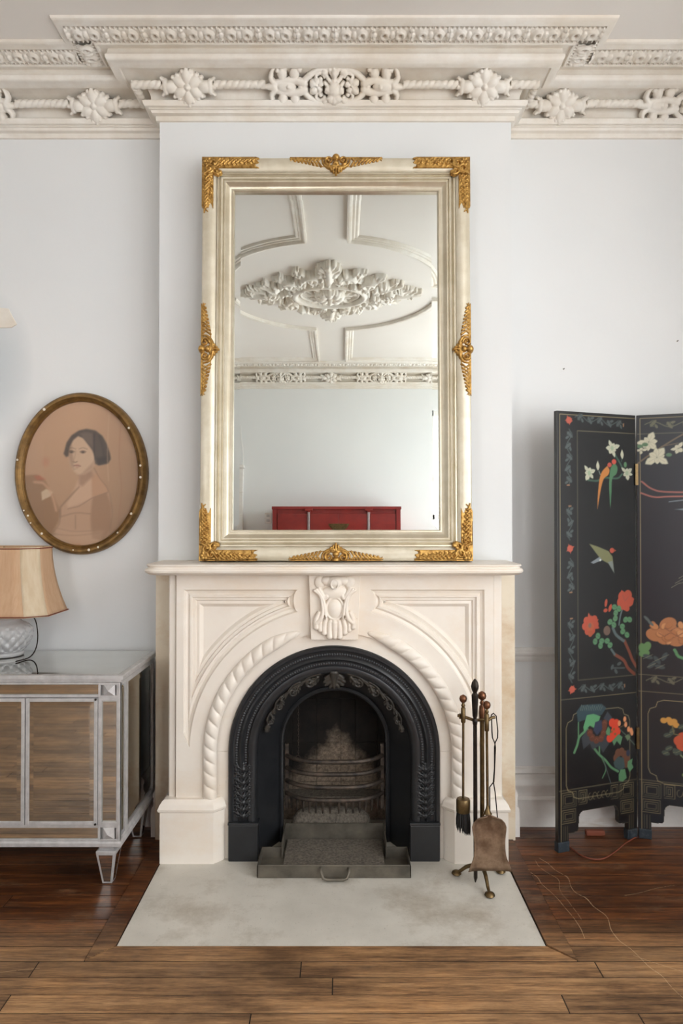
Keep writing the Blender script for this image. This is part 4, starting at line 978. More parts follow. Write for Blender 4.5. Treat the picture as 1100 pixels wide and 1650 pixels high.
# gilt corner ornament: shell and scrolls, two tapering leaf arms
def corner_hm():
    hm = HM(-0.004, 0.245, -0.004, 0.245, 0.0016); r2 = np.random.RandomState(11)
    X, Y = np.meshgrid(hm.x, hm.y)
    hm.h = np.where(((X < 0.046) & (Y < 0.205 + 0.01*np.sin(X*300)) & (X > -0.001) & (Y > -0.001)) | ((Y < 0.046) & (X < 0.225 + 0.01*np.sin(Y*300)) & (X > -0.001) & (Y > -0.001)), 0.0018, -1)
    hm.flower(0.024, 0.024, 0.020, 6, 0.010, 0, 0.006)
    hm.volute(0.050, 0.030, 0.020, 0, 1.2, 0.006, 0.004, 1.4, 0.006); hm.volute(0.030, 0.052, 0.020, PI/2, 1.2, 0.006, 0.004, 1.4, 0.006, sgn=-1)
    hm.volute(0.060, 0.060, 0.016, PI/4, 1.1, 0.005, 0.004, 1.4, 0.004); hm.stroke([(0.010, 0.075), (0.045, 0.050), (0.075, 0.012)], 0.006, 0.005, 1.4, 0.006)
    for k in range(5): hm.stroke([(0.058, 0.058), (0.066 + 0.012*math.cos(k*0.4), 0.066 + 0.012*math.sin(k*0.4) - 0.002)], 0.004, 0.006, 1.2, 0.003)
    for q in (0, 1):
        def T(x, y): return (x, y) if q == 0 else (y, x)
        for k in range(9):
            s_ = 0.075 + k*0.0165; w = 1 - 0.05*k
            hm.stroke([T(s_, 0.036*w), T(s_ + 0.012, 0.022*w), T(s_ + 0.026, 0.010)], 0.0045, 0.0028, 1.5, 0.003)
            hm.stroke([T(s_ + 0.004, 0.012), T(s_ + 0.014, 0.026*w), T(s_ + 0.022, 0.042*w)], 0.004, 0.0024, 1.4, 0.003)
            a, b_ = T(s_ + 0.008, r2.uniform(0.012, 0.040)); hm.dome(a, b_, 0.0055, ht=0.008)
        hm.stroke([T(0.07, 0.006), T(0.15, 0.005), T(0.22, 0.010)], 0.004, 0.0025, 1.4, 0.003)
    return hm
chm = corner_hm()
for sx in (-1, 1):
    for top in (0, 1):
        me = chm.mesh('gilt_corner', lambda X, Y, Hh, sx=sx, top=top: np.stack([sx*(MW - X), -0.037 - Hh - 0.004*(np.minimum(X, Y) > 0.008), (MH - Y) if top else np.maximum(Y, 0.002)], 1), sink=0.006)
        link('gilt_corner', me, M['gilt'], MI, world=False)
def centre_hm():
    hm = HM(-0.195, 0.195, -0.012, 0.085, 0.0016); X, Y = np.meshgrid(hm.x, hm.y)
    hm.h = np.where((Y > 0) & (Y < 0.044*(1 - (np.abs(X)/0.192)**3)) & (np.abs(X) < 0.19), 0.0018, -1)
    for q in (-1, 1):
        hm.volute(q*0.028, 0.018, 0.018, PI/2, 1.2, 0.0055, 0.004, 1.4, 0.006, sgn=-q)
        hm.stroke([(q*0.010, 0.050), (q*0.035, 0.044), (q*0.052, 0.030), (q*0.056, 0.012)], 0.006, 0.004, 1.4, 0.004)
        for k in range(8):
            s_ = 0.062 + k*0.015; w = 1 - 0.07*k
            hm.stroke([(q*s_, 0.040*w), (q*(s_ + 0.010), 0.024*w), (q*(s_ + 0.022), 0.010)], 0.0045, 0.0026, 1.5, 0.003)
            hm.stroke([(q*(s_ + 0.004), 0.010), (q*(s_ + 0.012), 0.022*w), (q*(s_ + 0.02), 0.038*w)], 0.0038, 0.0024, 1.4, 0.003)
    hm.dome(0, 0.006, 0.016, 0.015, 0.018, base=0.004); hm.dome(0, 0.030, 0.014, 0.012, 0.016, base=0.004)
    for k in range(-3, 4): hm.stroke([(0, 0.034), (k*0.010, 0.058 - abs(k)*0.004), (k*0.009, 0.072 - abs(k)*0.008)], 0.005, 0.004, 1.2, 0.005)
    return hm
thm = centre_hm()
zmid = 0.86
for nm, fn in (('t', lambda X, Y, Hh: np.stack([X, -0.038 - Hh, MH - Y], 1)), ('b', lambda X, Y, Hh: np.stack([X, -0.038 - Hh, np.maximum(Y, 0.002)], 1)),
               ('l', lambda X, Y, Hh: np.stack([-MW + Y, -0.038 - Hh, zmid + X], 1)), ('r', lambda X, Y, Hh: np.stack([MW - Y, -0.038 - Hh, zmid + X], 1))):
    link('gilt_crest', thm.mesh('gilt_crest', fn, sink=0.006), M['gilt'], MI, world=False)

# ------------------------------------------------------------------ oval portrait
M['darkgilt'] = simple('dark_old_gilt', (98, 72, 38), 0.42, 0.6, (150, 116, 66), 26, bump=0.2, lo=0.3, hi=0.75)
M['chip'] = simple('bare_gesso', (232, 222, 206), 0.8)
PO = thing('oval_portrait', 'oval portrait of a young woman in chipped dark gilt frame', 'picture', (-1.143, 3.0, 1.542))
EA, EB = 0.291, 0.357
prof = [(0.0, 0.018), (0.001, -0.004), (0.006, -0.018), (0.014, -0.025), (0.023, -0.024), (0.030, -0.016), (0.033, -0.013), (0.035, -0.015), (0.039, -0.011), (0.041, -0.004), (0.042, 0.010)]
n = 96
rings = [[((EA - o)*math.cos(2*PI*k/n), yy, (EB - o)*math.sin(2*PI*k/n)) for k in range(n)] for o, yy in prof]
MB().loft(rings, cap=False).build('frame', M['darkgilt'], PO, smooth=40, world=False)
for (u, v) in ((69, 653), (27, 741), (212, 690), (229, 751), (41, 823), (45, 833), (50, 845), (68, 863), (121, 890), (147, 887), (162, 882), (221, 832), (196, 862), (237, 770)):
    a = math.atan2(-(v-763)/131.0, (u-131)/107.0); rr = 0.016 + 0.010*((u*7 + v) % 5)/5
    c = Vector(((EA - rr)*math.cos(a), -0.0235, (EB - rr)*math.sin(a)))
    MB().lathe([(0, 0.0032), (0.0025 + 0.004*((u*3 + v) % 7)/7, 0.0024), (0.0040 + 0.004*((u*3 + v) % 7)/7, 0.0)], 7, (0, 0, 0)).build('gesso_chip', M['chip'], PO, loc=c, world=False).rotation_euler = (R(90), a, 0)
S_ = 3.0/1100
def pc(cx, cy): return ((50 + cx/7.333 - 131)*S_*0.99, -(680 + cy/7.333 - 763)*S_*0.99)
pt = Paint(-0.256, 0.256, -0.322, 0.322, 0.0031, (178, 138, 112))
t = np.clip((0.30 - pt.Y)/0.62, 0, 1)[..., None]; pt.c = np.array((192, 152, 122.0))*(1-t) + np.array((158, 124, 96.0))*t
tx = np.clip((pt.X + 0.0)/0.25, 0, 1)[..., None]; pt.c = pt.c*(1 - 0.10*tx)
pp = lambda L: [pc(*q) for q in L]
pt.poly(pp([(-200, 640), (60, 620), (160, 700), (250, 860), (330, 1050), (320, 1180), (250, 1290), (260, 1500), (-200, 1500)]), (140, 104, 74), 0.012, 0.9)
pt.ell(pc(160, 470), 0.014, 0.018, (176, 116, 92), 0.02, 0.5); pt.poly(pp([(20, 640), (90, 630), (160, 680), (60, 690)]), (168, 92, 66), 0.008, 0.7)
pt.poly(pp([(110, 830), (170, 790), (250, 830), (220, 880), (120, 930)]), (196, 172, 146), 0.006, 0.9)
pt.line(pp([(30, 710), (130, 720), (210, 800), (260, 930), (290, 1050)]), (190, 148, 120), 0.010, 0.8, 0.01)
pt.poly(pp([(560, 590), (730, 540), (800, 640), (900, 780), (930, 860), (960, 1100), (930, 1300), (860, 1450), (400, 1480), (250, 1380), (330, 1180), (350, 1000), (440, 900), (550, 790)]), (176, 140, 114), 0.012, 0.95)
pt.poly(pp([(720, 900), (890, 830), (950, 1000), (950, 1250), (860, 1420), (720, 1380), (700, 1150)]), (148, 112, 86), 0.012, 0.85)
pt.poly(pp([(570, 640), (640, 620), (720, 640), (720, 900), (600, 960), (430, 1020), (420, 960), (480, 860)]), (192, 156, 130), 0.016, 0.9)
pt.poly(pp([(710, 640), (780, 600), (900, 790), (910, 830), (720, 890)]), (178, 136, 106), 0.010, 0.9)
pt.line(pp([(740, 545), (800, 650), (900, 780), (915, 830), (720, 900), (560, 1000), (430, 1030)]), (128, 98, 78), 0.004, 0.6, 0.006)
pt.line(pp([(560, 770), (440, 900), (340, 1010), (340, 1130)]), (120, 92, 72), 0.006, 0.6, 0.008)
for L in ([(360, 1120), (520, 1080), (700, 1090)], [(520, 1110), (520, 1270)], [(300, 1260), (500, 1300), (760, 1290)], [(260, 1330), (500, 1350), (800, 1320)], [(930, 850), (960, 1080), (930, 1300)], [(330, 1050), (330, 1200), (260, 1300)]):
    pt.line(pp(L), (126, 100, 80), 0.004, 0.55, 0.008, 5)
pt.poly(pp([(300, 1230), (520, 1280), (860, 1290), (820, 1440), (300, 1400)]), (186, 152, 126), 0.02, 0.35)
pt.poly(pp([(560, 560), (700, 560), (730, 640), (600, 760), (560, 740)]), (150, 116, 94), 0.016, 0.8)
pt.poly(pp([(425, 260), (480, 180), (560, 150), (640, 190), (720, 300), (752, 440), (720, 540), (650, 605), (580, 622), (520, 600), (465, 520), (432, 400)]), (192, 160, 134), 0.012, 1.0, 4)
pt.poly(pp([(430, 300), (470, 260), (490, 420), (500, 560), (465, 520), (432, 400)]), (150, 120, 98), 0.012, 0.7)
pt.poly(pp([(700, 500), (745, 450), (720, 545), (640, 608), (580, 620)]), (160, 126, 102), 0.012, 0.7)
hair = (78, 66, 60)
pt.poly(pp([(385, 340), (410, 240), (470, 150), (560, 92), (650, 72), (755, 92), (840, 160), (895, 260), (930, 370), (940, 435), (905, 490), (800, 512), (752, 490), (748, 400), (715, 325), (660, 250), (610, 185), (548, 160), (490, 205), (448, 290), (432, 400), (405, 410), (375, 370)]), hair, 0.008, 0.95)
pt.poly(pp([(560, 130), (640, 110), (720, 130), (730, 300), (660, 240), (600, 170)]), (112, 94, 84), 0.012, 0.75)
pt.line(pp([(740, 130), (740, 300), (752, 440)]), (52, 44, 42), 0.006, 0.7, 0.006); pt.line(pp([(800, 160), (850, 300), (860, 450)]), (56, 48, 44), 0.008, 0.5, 0.01)
pt.poly(pp([(760, 420), (900, 400), (880, 480), (790, 505)]), (54, 46, 42), 0.01, 0.7)
for (ex, ey) in ((468, 350), (606, 352)):
    pt.ell(pc(ex, ey), 0.0125, 0.0058, (118, 92, 76), 0.006, 0.8); pt.ell(pc(ex, ey), 0.0055, 0.0048, (72, 58, 50), 0.005, 0.75)
    pt.line(pp([(ex - 36, ey - 6), (ex, ey - 18), (ex + 40, ey - 4)]), (92, 72, 60), 0.0022, 0.6, 0.004, 4)
    pt.line(pp([(ex - 44, ey - 38), (ex, ey - 52), (ex + 50, ey - 36)]), (112, 90, 74), 0.0032, 0.5, 0.006, 4)
pt.line(pp([(520, 340), (506, 420), (492, 462), (530, 472)]), (144, 114, 92), 0.0042, 0.4, 0.008, 4); pt.line(pp([(492, 468), (515, 476), (540, 464)]), (104, 78, 64), 0.003, 0.7, 0.004)
pt.line(pp([(498, 515), (530, 512), (578, 520)]), (110, 70, 62), 0.0036, 0.85, 0.003); pt.ell(pc(538, 506), 0.010, 0.0028, (166, 116, 98), 0.004, 0.8); pt.ell(pc(538, 534), 0.009, 0.0034, (172, 126, 106), 0.004, 0.7)
pt.line(pp([(500, 560), (540, 552)]), (150, 118, 96), 0.003, 0.5, 0.004)
pt.line(pp([(920, -200), (905, 150), (900, 450), (915, 700)]), (198, 164, 136), 0.003, 0.5, 0.004, 4); pt.line(pp([(1060, 0), (1040, 400), (1070, 800), (1030, 1200)]), (150, 100, 78), 0.004, 0.4, 0.006, 5)
pt.c = np.clip(pt.c*np.array((1.06, 1.07, 1.06)), 0, 255)
me = pt.mesh('portrait_print', lambda x, y: (x/0.253)**2 + (y/0.319)**2 < 1)
M['print'] = print_mat('sepia_drawing', 0.7, 0.0)
link('drawing', me, M['print'], PO, loc=(0, 0.004, 0), world=False)
gm = NT('picture_glass'); tr = gm.n('ShaderNodeBsdfTransparent'); gl = gm.n('ShaderNodeBsdfGlossy'); gl.inputs['Roughness'].default_value = 0.01
fr = gm.n('ShaderNodeFresnel'); fr.inputs['IOR'].default_value = 1.45; mx = gm.n('ShaderNodeMixShader')
mx.inputs[0].default_value = 0.045; gm.l(tr.outputs[0], mx.inputs[1]); gm.l(gl.outputs[0], mx.inputs[2]); gm.l(mx.outputs[0], gm.t.nodes['Material Output'].inputs['Surface']); M['pglass'] = gm.m
MB().loft([[(0.252*math.cos(2*PI*k/64), yy, 0.318*math.sin(2*PI*k/64)) for k in range(64)] for yy in (0.0, -0.002)]).build('glass', M['pglass'], PO, world=False)
MB().loft([[(0.262*math.cos(2*PI*k/64), yy, 0.328*math.sin(2*PI*k/64)) for k in range(64)] for yy in (0.008, 0.017)]).build('backing_board', M['darkgilt'], PO, world=False)

# plaster patch on the wall at the left edge
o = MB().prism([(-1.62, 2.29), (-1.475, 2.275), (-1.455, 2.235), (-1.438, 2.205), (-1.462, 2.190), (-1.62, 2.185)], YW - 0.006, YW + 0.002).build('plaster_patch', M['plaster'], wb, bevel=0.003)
for (X, Z) in ((0.984, 2.006), (1.488, 2.13)):
    MB().tube([(X, YW + 0.002, Z), (X, YW - 0.010, Z + 0.001)], 0.002, 6).build('nail', M['blackiron'], wb)

# ------------------------------------------------------------------ mirrored cabinet
M['silverpaint'] = simple('silver_painted_wood', (182, 181, 181), 0.42, 0.3, (202, 201, 201), 30, bump=0.06)
M['cabmirror'] = simple('antiqued_mirror', (214, 214, 208), 0.03, 1.0, (226, 226, 220), 5)
CB = thing('mirrored_cabinet', 'mirrored sideboard with silver edges beside the fireplace', 'cabinet', (-1.415, 2.73, 0))
cx0, cx1, cy0, cy1 = -2.027, -0.807, 2.500, 2.955
zb_, zt2 = 0.158, 0.744
mb = MB().box(cx0 + 0.012, cx1 - 0.012, cy0 + 0.012, cy1, zb_ + 0.01, zt2)
mb.build('carcass', M['silverpaint'], CB)
MB().loft([[(cx0 - e, cy0 - e, z), (cx1 + e, cy0 - e, z), (cx1 + e, cy1 + 0.005, z), (cx0 - e, cy1 + 0.005, z)] for e, z in ((0.0, zt2), (0.004, zt2 + 0.004), (0.004, zt2 + 0.012), (0.012, zt2 + 0.014), (0.012, zt2 + 0.026), (0.008, zt2 + 0.028))]).build('top_frame', M['silverpaint'], CB, smooth=25)
tz = zt2 + 0.028
MB().loft([[(cx0 + e, cy0 + e, z), (cx1 - e, cy0 + e, z), (cx1 - e, cy1 - e*0.5, z), (cx0 + e, cy1 - e*0.5, z)] for e, z in ((0.010, tz - 0.004), (0.010, tz + 0.0008), (0.034, tz + 0.0022))]).build('top_mirror', M['cabmirror'], CB)
MB().loft([[(cx0 - e, cy0 - e, z), (cx1 + e, cy0 - e, z), (cx1 + e, cy1, z), (cx0 - e, cy1, z)] for e, z in ((0.0, zb_ - 0.012), (0.006, zb_ - 0.008), (0.006, zb_ + 0.004), (0.001, zb_ + 0.010))]).build('base_frame', M['silverpaint'], CB, smooth=25)
def mirror_panel(x0, x1, z0, z1, yv, bev, name='mirror_panel', parent=CB):
    return MB().add([(x0, yv + 0.0007, z0), (x1, yv + 0.0007, z0), (x1, yv + 0.0007, z1), (x0, yv + 0.0007, z1), (x0+bev, yv, z0+bev), (x1-bev, yv, z0+bev), (x1-bev, yv, z1-bev), (x0+bev, yv, z1-bev)],
                    [(4,5,6,7),(0,1,5,4),(1,2,6,5),(2,3,7,6),(3,0,4,7)]).build(name, M['cabmirror'], parent)
def frame_front(mb, x0, x1, z0, z1, w, y0, y1):
    mb.box(x0, x0+w, y0, y1, z0, z1).box(x1-w, x1, y0, y1, z0, z1).box(x0+w, x1-w, y0, y1, z0, z0+w).box(x0+w, x1-w, y0, y1, z1-w, z1); return mb
SW = 0.080
rail = MB()
for (z0, z1) in ((zb_ + 0.010, zb_ + 0.016), (0.216, 0.226), (0.690, 0.700), (0.737, zt2)): rail.box(cx0 + SW, cx1 - SW, cy0, cy0 + 0.015, z0, z1)
rail.build('front_rails', M['silverpaint'], CB, bevel=0.001)
mirror_panel(cx0 + SW, cx1 - SW, 0.700, 0.737, cy0 + 0.004, 0.002); mirror_panel(cx0 + SW, cx1 - SW, zb_ + 0.016, 0.216, cy0 + 0.004, 0.004)
for sx in (0, 1):
    x0, x1 = (cx0, cx0 + SW) if sx == 0 else (cx1 - SW, cx1)
    st = MB(); frame_front(st, x0, x1, 0.226, 0.690, 0.012, cy0 - 0.003, cy0 + 0.015); frame_front(st, x0, x1, 0.690, zt2, 0.008, cy0 - 0.003, cy0 + 0.015); frame_front(st, x0, x1, zb_ + 0.010, 0.226, 0.008, cy0 - 0.003, cy0 + 0.015)
    st.build('corner_stile', M['silverpaint'], CB, bevel=0.001)
    mirror_panel(x0 + 0.012, x1 - 0.012, 0.238, 0.678, cy0 + 0.003, 0.004)
    for (z0, z1) in ((0.694, zt2 - 0.004), (zb_ + 0.016, 0.220)):
        zc_ = (z0+z1)/2; xc = (x0+x1)/2; hw = 0.021; hz = min(hw, (z1-z0)/2)
        MB().add([(xc-hw, cy0 - 0.002, zc_-hz), (xc+hw, cy0 - 0.002, zc_-hz), (xc+hw, cy0 - 0.002, zc_+hz), (xc-hw, cy0 - 0.002, zc_+hz), (xc, cy0 - 0.016, zc_)], [(0,1,4),(1,2,4),(2,3,4),(3,0,4),(3,2,1,0)]).build('pyramid_boss', M['silverpaint'], CB)
dw = (cx1 - cx0 - 2*SW)/4
for k in range(4):
    x0 = cx0 + SW + dw*k + 0.0015; x1 = x0 + dw - 0.003
    d = MB(); frame_front(d, x0, x1, 0.228, 0.688, 0.013, cy0 - 0.006, cy0 + 0.012); dr = d.build('door', M['silverpaint'], CB, bevel=0.0015)
    mirror_panel(x0 + 0.013, x1 - 0.013, 0.241, 0.675, cy0 - 0.003, 0.016, 'mirror_panel', dr)
    hxk = x1 - 0.006 if k % 2 == 1 else x0 + 0.006
    for hz in (0.232, 0.684): MB().tube([(hxk, cy0 - 0.004, hz), (hxk, cy0 - 0.010, hz)], 0.004, 8).build('hinge_pin', M['blackiron'], dr)
# right side
sd = MB()
def side_frame(mb, y0, y1, z0, z1, w, X0, X1): mb.box(X0, X1, y0, y0+w, z0, z1).box(X0, X1, y1-w, y1, z0, z1).box(X0, X1, y0+w, y1-w, z0, z0+w).box(X0, X1, y0+w, y1-w, z1-w, z1); return mb
side_frame(sd, cy0, cy0 + 0.075, zb_ + 0.010, zt2, 0.012, cx1 - 0.015, cx1); side_frame(sd, cy0 + 0.075, cy1, zb_ + 0.010, zt2, 0.018, cx1 - 0.015, cx1)
sd.build('side_frame', M['silverpaint'], CB, bevel=0.001)
for (y0, y1, w) in ((cy0 + 0.012, cy0 + 0.063, 0.004), (cy0 + 0.093, cy1 - 0.018, 0.022)):
    z0, z1 = zb_ + 0.03, zt2 - 0.02; X = cx1 - 0.004
    MB().add([(X - 0.0025, y0, z0), (X - 0.0025, y1, z0), (X - 0.0025, y1, z1), (X - 0.0025, y0, z1), (X, y0+w, z0+w), (X, y1-w, z0+w), (X, y1-w, z1-w), (X, y0+w, z1-w)], [(4,5,6,7),(0,1,5,4),(1,2,6,5),(2,3,7,6),(3,0,4,7)]).build('side_mirror', M['cabmirror'], CB)
for (lx, ly) in ((cx1 - 0.055, cy0 + 0.045), (cx0 + 0.055, cy0 + 0.045), (cx1 - 0.055, cy1 - 0.045), (cx0 + 0.055, cy1 - 0.045)):
    def sq(e, z, lx=lx, ly=ly): return [(lx-e, ly-e, z), (lx+e, ly-e, z), (lx+e, ly+e, z), (lx-e, ly+e, z)]
    lg = MB().loft([sq(0.018, 0.001), sq(0.036, 0.118), sq(0.036, 0.126), sq(0.026, 0.132), sq(0.030, 0.147)]).build('leg', M['silverpaint'], CB, bevel=0.0015)
    for f in range(4):
        c, s_ = [(0,-1),(1,0),(0,1),(-1,0)][f]
        def fp(e, z, o): return [(lx + c*(e+0.0008) - s_*o, ly + s_*(e+0.0008) + c*o, z)]
        MB().add(fp(0.0188, 0.008, -0.012) + fp(0.0188, 0.008, 0.012) + fp(0.0350, 0.112, 0.026) + fp(0.0350, 0.112, -0.026), [(0,1,2,3)]).build('leg_mirror', M['cabmirror'], lg)

# ------------------------------------------------------------------ table lamp
LP = thing('table_lamp', 'cut glass table lamp with peach panelled shade on mirrored sideboard', 'lamp', (-1.405, 2.845, tz + 0.0026))
gl_ = NT('cut_crystal'); gl_.color((0.95, 0.96, 0.96)); gl_.set(Roughness=0.08, Transmission_Weight=0.55, IOR=1.4); M['crystal'] = gl_.m
prof = [(0.070, 0.0), (0.078, 0.003), (0.080, 0.012), (0.076, 0.020), (0.082, 0.030), (0.098, 0.055), (0.108, 0.085), (0.112, 0.110), (0.106, 0.132), (0.090, 0.150), (0.072, 0.160), (0.066, 0.168), (0.070, 0.176), (0.060, 0.182)]
rr = np.interp(np.linspace(0, 0.182, 48), [p[1] for p in prof], [p[0] for p in prof]); rings = []
for i, z in enumerate(np.linspace(0, 0.182, 48)):
    zz = z*0.88
    amp = 0.0075 if 0.03 < z < 0.145 else 0.001
    rings.append([((r_ := rr[i] + amp*(abs(math.sin(8*th + z*62)) + abs(math.sin(8*th - z*62)) - 1.2))*math.cos(th), r_*math.sin(th), zz) for th in np.linspace(0, 2*PI, 96, endpoint=False)])
MB().loft(rings).build('glass_base', M['crystal'], LP, smooth=25, world=False)
MB().lathe([(0.0, 0.158), (0.052, 0.159), (0.050, 0.168), (0.020, 0.194), (0.012, 0.205), (0.012, 0.240), (0.018, 0.245), (0.018, 0.285), (0.0, 0.287)], 20).build('neck', M['brass'], LP, smooth=50, world=False)
MB().tube([(0, 0, 0.28), (0, 0, 0.452)], 0.003, 6).tube([(-0.10, 0, 0.445), (0.10, 0, 0.445)], 0.0025, 6).build('harp', M['brass'], LP, world=False)
M['shade'] = simple('peach_silk', (222, 186, 148), 0.75, 0, (230, 198, 162), 90, stretch=(1, 1, 0.05), bump=0.1); M['shade2'] = simple('cream_silk', (228, 210, 178), 0.75, 0, (238, 224, 198), 60, stretch=(1, 1, 0.1), bump=0.1)
for k in ('shade', 'shade2'):
    nt_ = M[k].node_tree; b_ = nt_.nodes['Principled BSDF']; out = nt_.nodes['Material Output']; tl = nt_.nodes.new('ShaderNodeBsdfTranslucent'); mxs = nt_.nodes.new('ShaderNodeMixShader'); mxs.inputs[0].default_value = 0.35
    src = b_.inputs['Base Color'].links[0].from_socket; nt_.links.new(src, tl.inputs['Color']); nt_.links.new(b_.outputs[0], mxs.inputs[1]); nt_.links.new(tl.outputs[0], mxs.inputs[2]); nt_.links.new(mxs.outputs[0], out.inputs['Surface'])
M['piping'] = simple('brown_piping', (120, 62, 42), 0.7)
def oct_(t, e=0.0):
    """cut-corner rectangle of the bell shade at height fraction t (0 bottom, 1 top)"""
    g = (1 - t)**1.9; hx_ = 0.176 + 0.052*g + e; hy_ = 0.105 + 0.050*g + e; cx_ = 0.060 + 0.012*g; cy_ = 0.045 + 0.010*g
    return [(hx_, -hy_+cy_), (hx_, hy_-cy_), (hx_-cx_, hy_), (-hx_+cx_, hy_), (-hx_, hy_-cy_), (-hx_, -hy_+cy_), (-hx_+cx_, -hy_), (hx_-cx_, -hy_)]
Z0, Z1 = 0.175, 0.453
for k in range(8):
    rows = []
    for t in np.linspace(0, 1, 14):
        o = oct_(t); a, b_ = o[k], o[(k+1) % 8]; z = Z0 + (Z1-Z0)*t
        rows.append([(a[0] + (b_[0]-a[0])*u, a[1] + (b_[1]-a[1])*u, z) for u in np.linspace(0, 1, 7)])
    sp_ = MB().loft(rows, closed=False, cap=False).build('shade_panel', M['shade2'] if k % 2 == 1 else M['shade'], LP, smooth=50, world=False)
    so = sp_.modifiers.new('thick', 'SOLIDIFY'); so.thickness = 0.0015
for t, z in ((0, Z0 + 0.004), (1, Z1 - 0.006)):
    MB().tube([(*q, z) for q in oct_(t, 0.0012)], 0.0022, 6, closed=True).build('shade_piping', M['piping'], LP, world=False)
MB().tube(smoothpts([(0.060, 0.02, 0.165), (0.110, 0.03, 0.155), (0.132, 0.02, 0.10), (0.142, -0.01, 0.04), (0.138, -0.06, 0.0062), (0.118, -0.14, 0.0040)], 6), 0.0026, 6).build('cord', M['blackiron'], LP, smooth=60, world=False)

# ------------------------------------------------------------------ lacquer folding screen
M['lacquer'] = simple('black_lacquer_edge', (22, 23, 24), 0.3, 0, (34, 32, 30), 20, Coat_Weight=0.3)
M['screenprint'] = print_mat('painted_black_lacquer', 0.30, 0.55, 0.24)
M['footcap'] = simple('worn_blue_black_foot', (38, 48, 56), 0.5, 0, (74, 80, 84), 60, lo=0.5, hi=0.8)
PW, PH = 0.398, 1.78
outline = [(0,0),(0.050,0),(0.050,0.070),(0.092,0.072),(0.099,0.082),(0.100,0.125),(0.106,0.142),(0.120,0.152),(0.278,0.152),(0.292,0.142),(0.298,0.125),(0.299,0.082),(0.306,0.072),(0.348,0.070),(0.348,0),(PW,0),(PW,PH),(0,PH)]
def in_poly(X, Y, P):
    ins = np.zeros(X.shape, bool)
    for (ax, ay), (bx, by) in zip(P, P[1:] + P[:1]):
        if ay == by: continue
        c = ((ay > Y) != (by > Y)); ins ^= c & (X < (bx-ax)*(Y-ay)/(by-ay) + ax)
    return ins
def s1(u, v):
    q = (u - 897)/128.0; top = 659 + 11*q; bot = 1375 - 25*q; return (PW*q, PH*(1 - (v-top)/(bot-top)))
def s2(u, v):
    q = (u - 1027)/155.0; top = 668 - 9*q; bot = 1350 + 26*q; return (PW*q, PH*(1 - (v-top)/(bot-top)))
GOLD = (146, 134, 100); GREY = (72, 82, 82); WHT = (186, 186, 164); GRN = (84, 128, 92); DGR = (60, 90, 76); RED = (170, 76, 56); BRN = (94, 54, 40)
def fretwork(p, x0, x1, z0, z1, n=3):
    for k in range(n):
        e = 0.008*k
        if x1-x0 < 2*e + 0.006 or z1-z0 < 2*e + 0.006: break
        p.line([(x0+e, z0+e), (x1-e, z0+e), (x1-e, z1-e), (x0+e, z1-e), (x0+e, z0+e + (0.008 if k < n-1 else 0))], GOLD, 0.0022, 0.8)
def vine(p, a, b, n, seed, col_=GREY):
    r2 = np.random.RandomState(seed); A_, B_ = np.array(a), np.array(b); d = B_-A_; L = np.linalg.norm(d); d /= L; nn = np.array((-d[1], d[0]))
    pts = [tuple(A_ + d*L*t + nn*0.011*math.sin(t*n*PI)) for t in np.linspace(0, 1, n*6)]
    p.line(pts, col_, 0.0045, 0.9)
    for k in range(n):
        t = (k+0.5)/n; c = A_ + d*L*t; s_ = -1 if k % 2 else 1
        q = c + nn*s_*0.004; ang = math.atan2(d[1], d[0]) + s_*0.9
        p.ell(tuple(q), 0.018, 0.0070, col_, rot=ang); p.ell(tuple(q - nn*s_*0.012 + d*0.012), 0.010, 0.0055, col_, rot=ang + 1.2); p.line([tuple(q + np.array((math.cos(ang+t2), math.sin(ang+t2)))*0.013) for t2 in np.linspace(0, 4, 8)], col_, 0.0028, 0.9)
    for k in range(3): p.ell(tuple(B_ + nn*(k-1)*0.005), 0.003, 0.003, (150, 110, 80))
def panel_common(p):
    p.line([(0.014, 0.0), (0.014, PH - 0.014), (PW, PH - 0.014)], GOLD, 0.0028, 0.9)
    p.line([(0.0, 0.245), (PW, 0.245)], GOLD, 0.0026, 0.85)
    for (x0, x1, z0, z1) in ((0.018, 0.088, 0.175, 0.235), (0.018, 0.085, 0.112, 0.165), (0.100, 0.140, 0.180, 0.235), (0.262, 0.298, 0.180, 0.235), (0.308, 0.378, 0.175, 0.235), (0.312, 0.378, 0.112, 0.165)): fretwork(p, x0, x1, z0, z1)
    for x in (0.024, 0.034, 0.044, 0.356, 0.366, 0.376): p.line([(x, 0.045), (x, 0.10)], GOLD, 0.002, 0.75)
    for k in range(5):
        cx = 0.158 + k*0.022; p.line([(cx + 0.010*math.cos(t), 0.205 + 0.014*math.sin(t)*(1 if k % 2 else -1)) for t in np.linspace(0, 4.6, 12)], GOLD, 0.0022, 0.8)
    p.line([q for q in outline[2:14]], GOLD, 0.0022, 0.7)
def cusped(p, x0, x1, z0, z1):
    c = 0.030; pts = []
    for (cx, cz, a0) in ((x1, z1, 0), (x0, z1, 1), (x0, z0, 2), (x1, z0, 3)):
        sx = -1 if cx == x1 else 1; sz = -1 if cz == z1 else 1
        A_ = [(cx, cz + sz*2*c), (cx + sx*0.25*c, cz + sz*1.3*c), (cx + sx*c, cz + sz*c), (cx + sx*1.2*c, cz + sz*0.3*c), (cx + sx*2*c, cz)]
        if a0 in (1, 3): A_ = A_[::-1]
        pts += A_
    pts.append(pts[0]); p.line(pts, GOLD, 0.0030, 0.95)
BASE = (17, 20, 23)
p = Paint(0, PW, 0, PH, 0.0028, BASE)
panel_common(p)
fz1 = s1(920, 692)[1]; fz0 = s1(930, 1097)[1]; fx = s1(929, 900)[0]
p.line([(PW, fz0), (fx, fz0), (fx, fz1), (PW, fz1)], GOLD, 0.0024, 0.85)
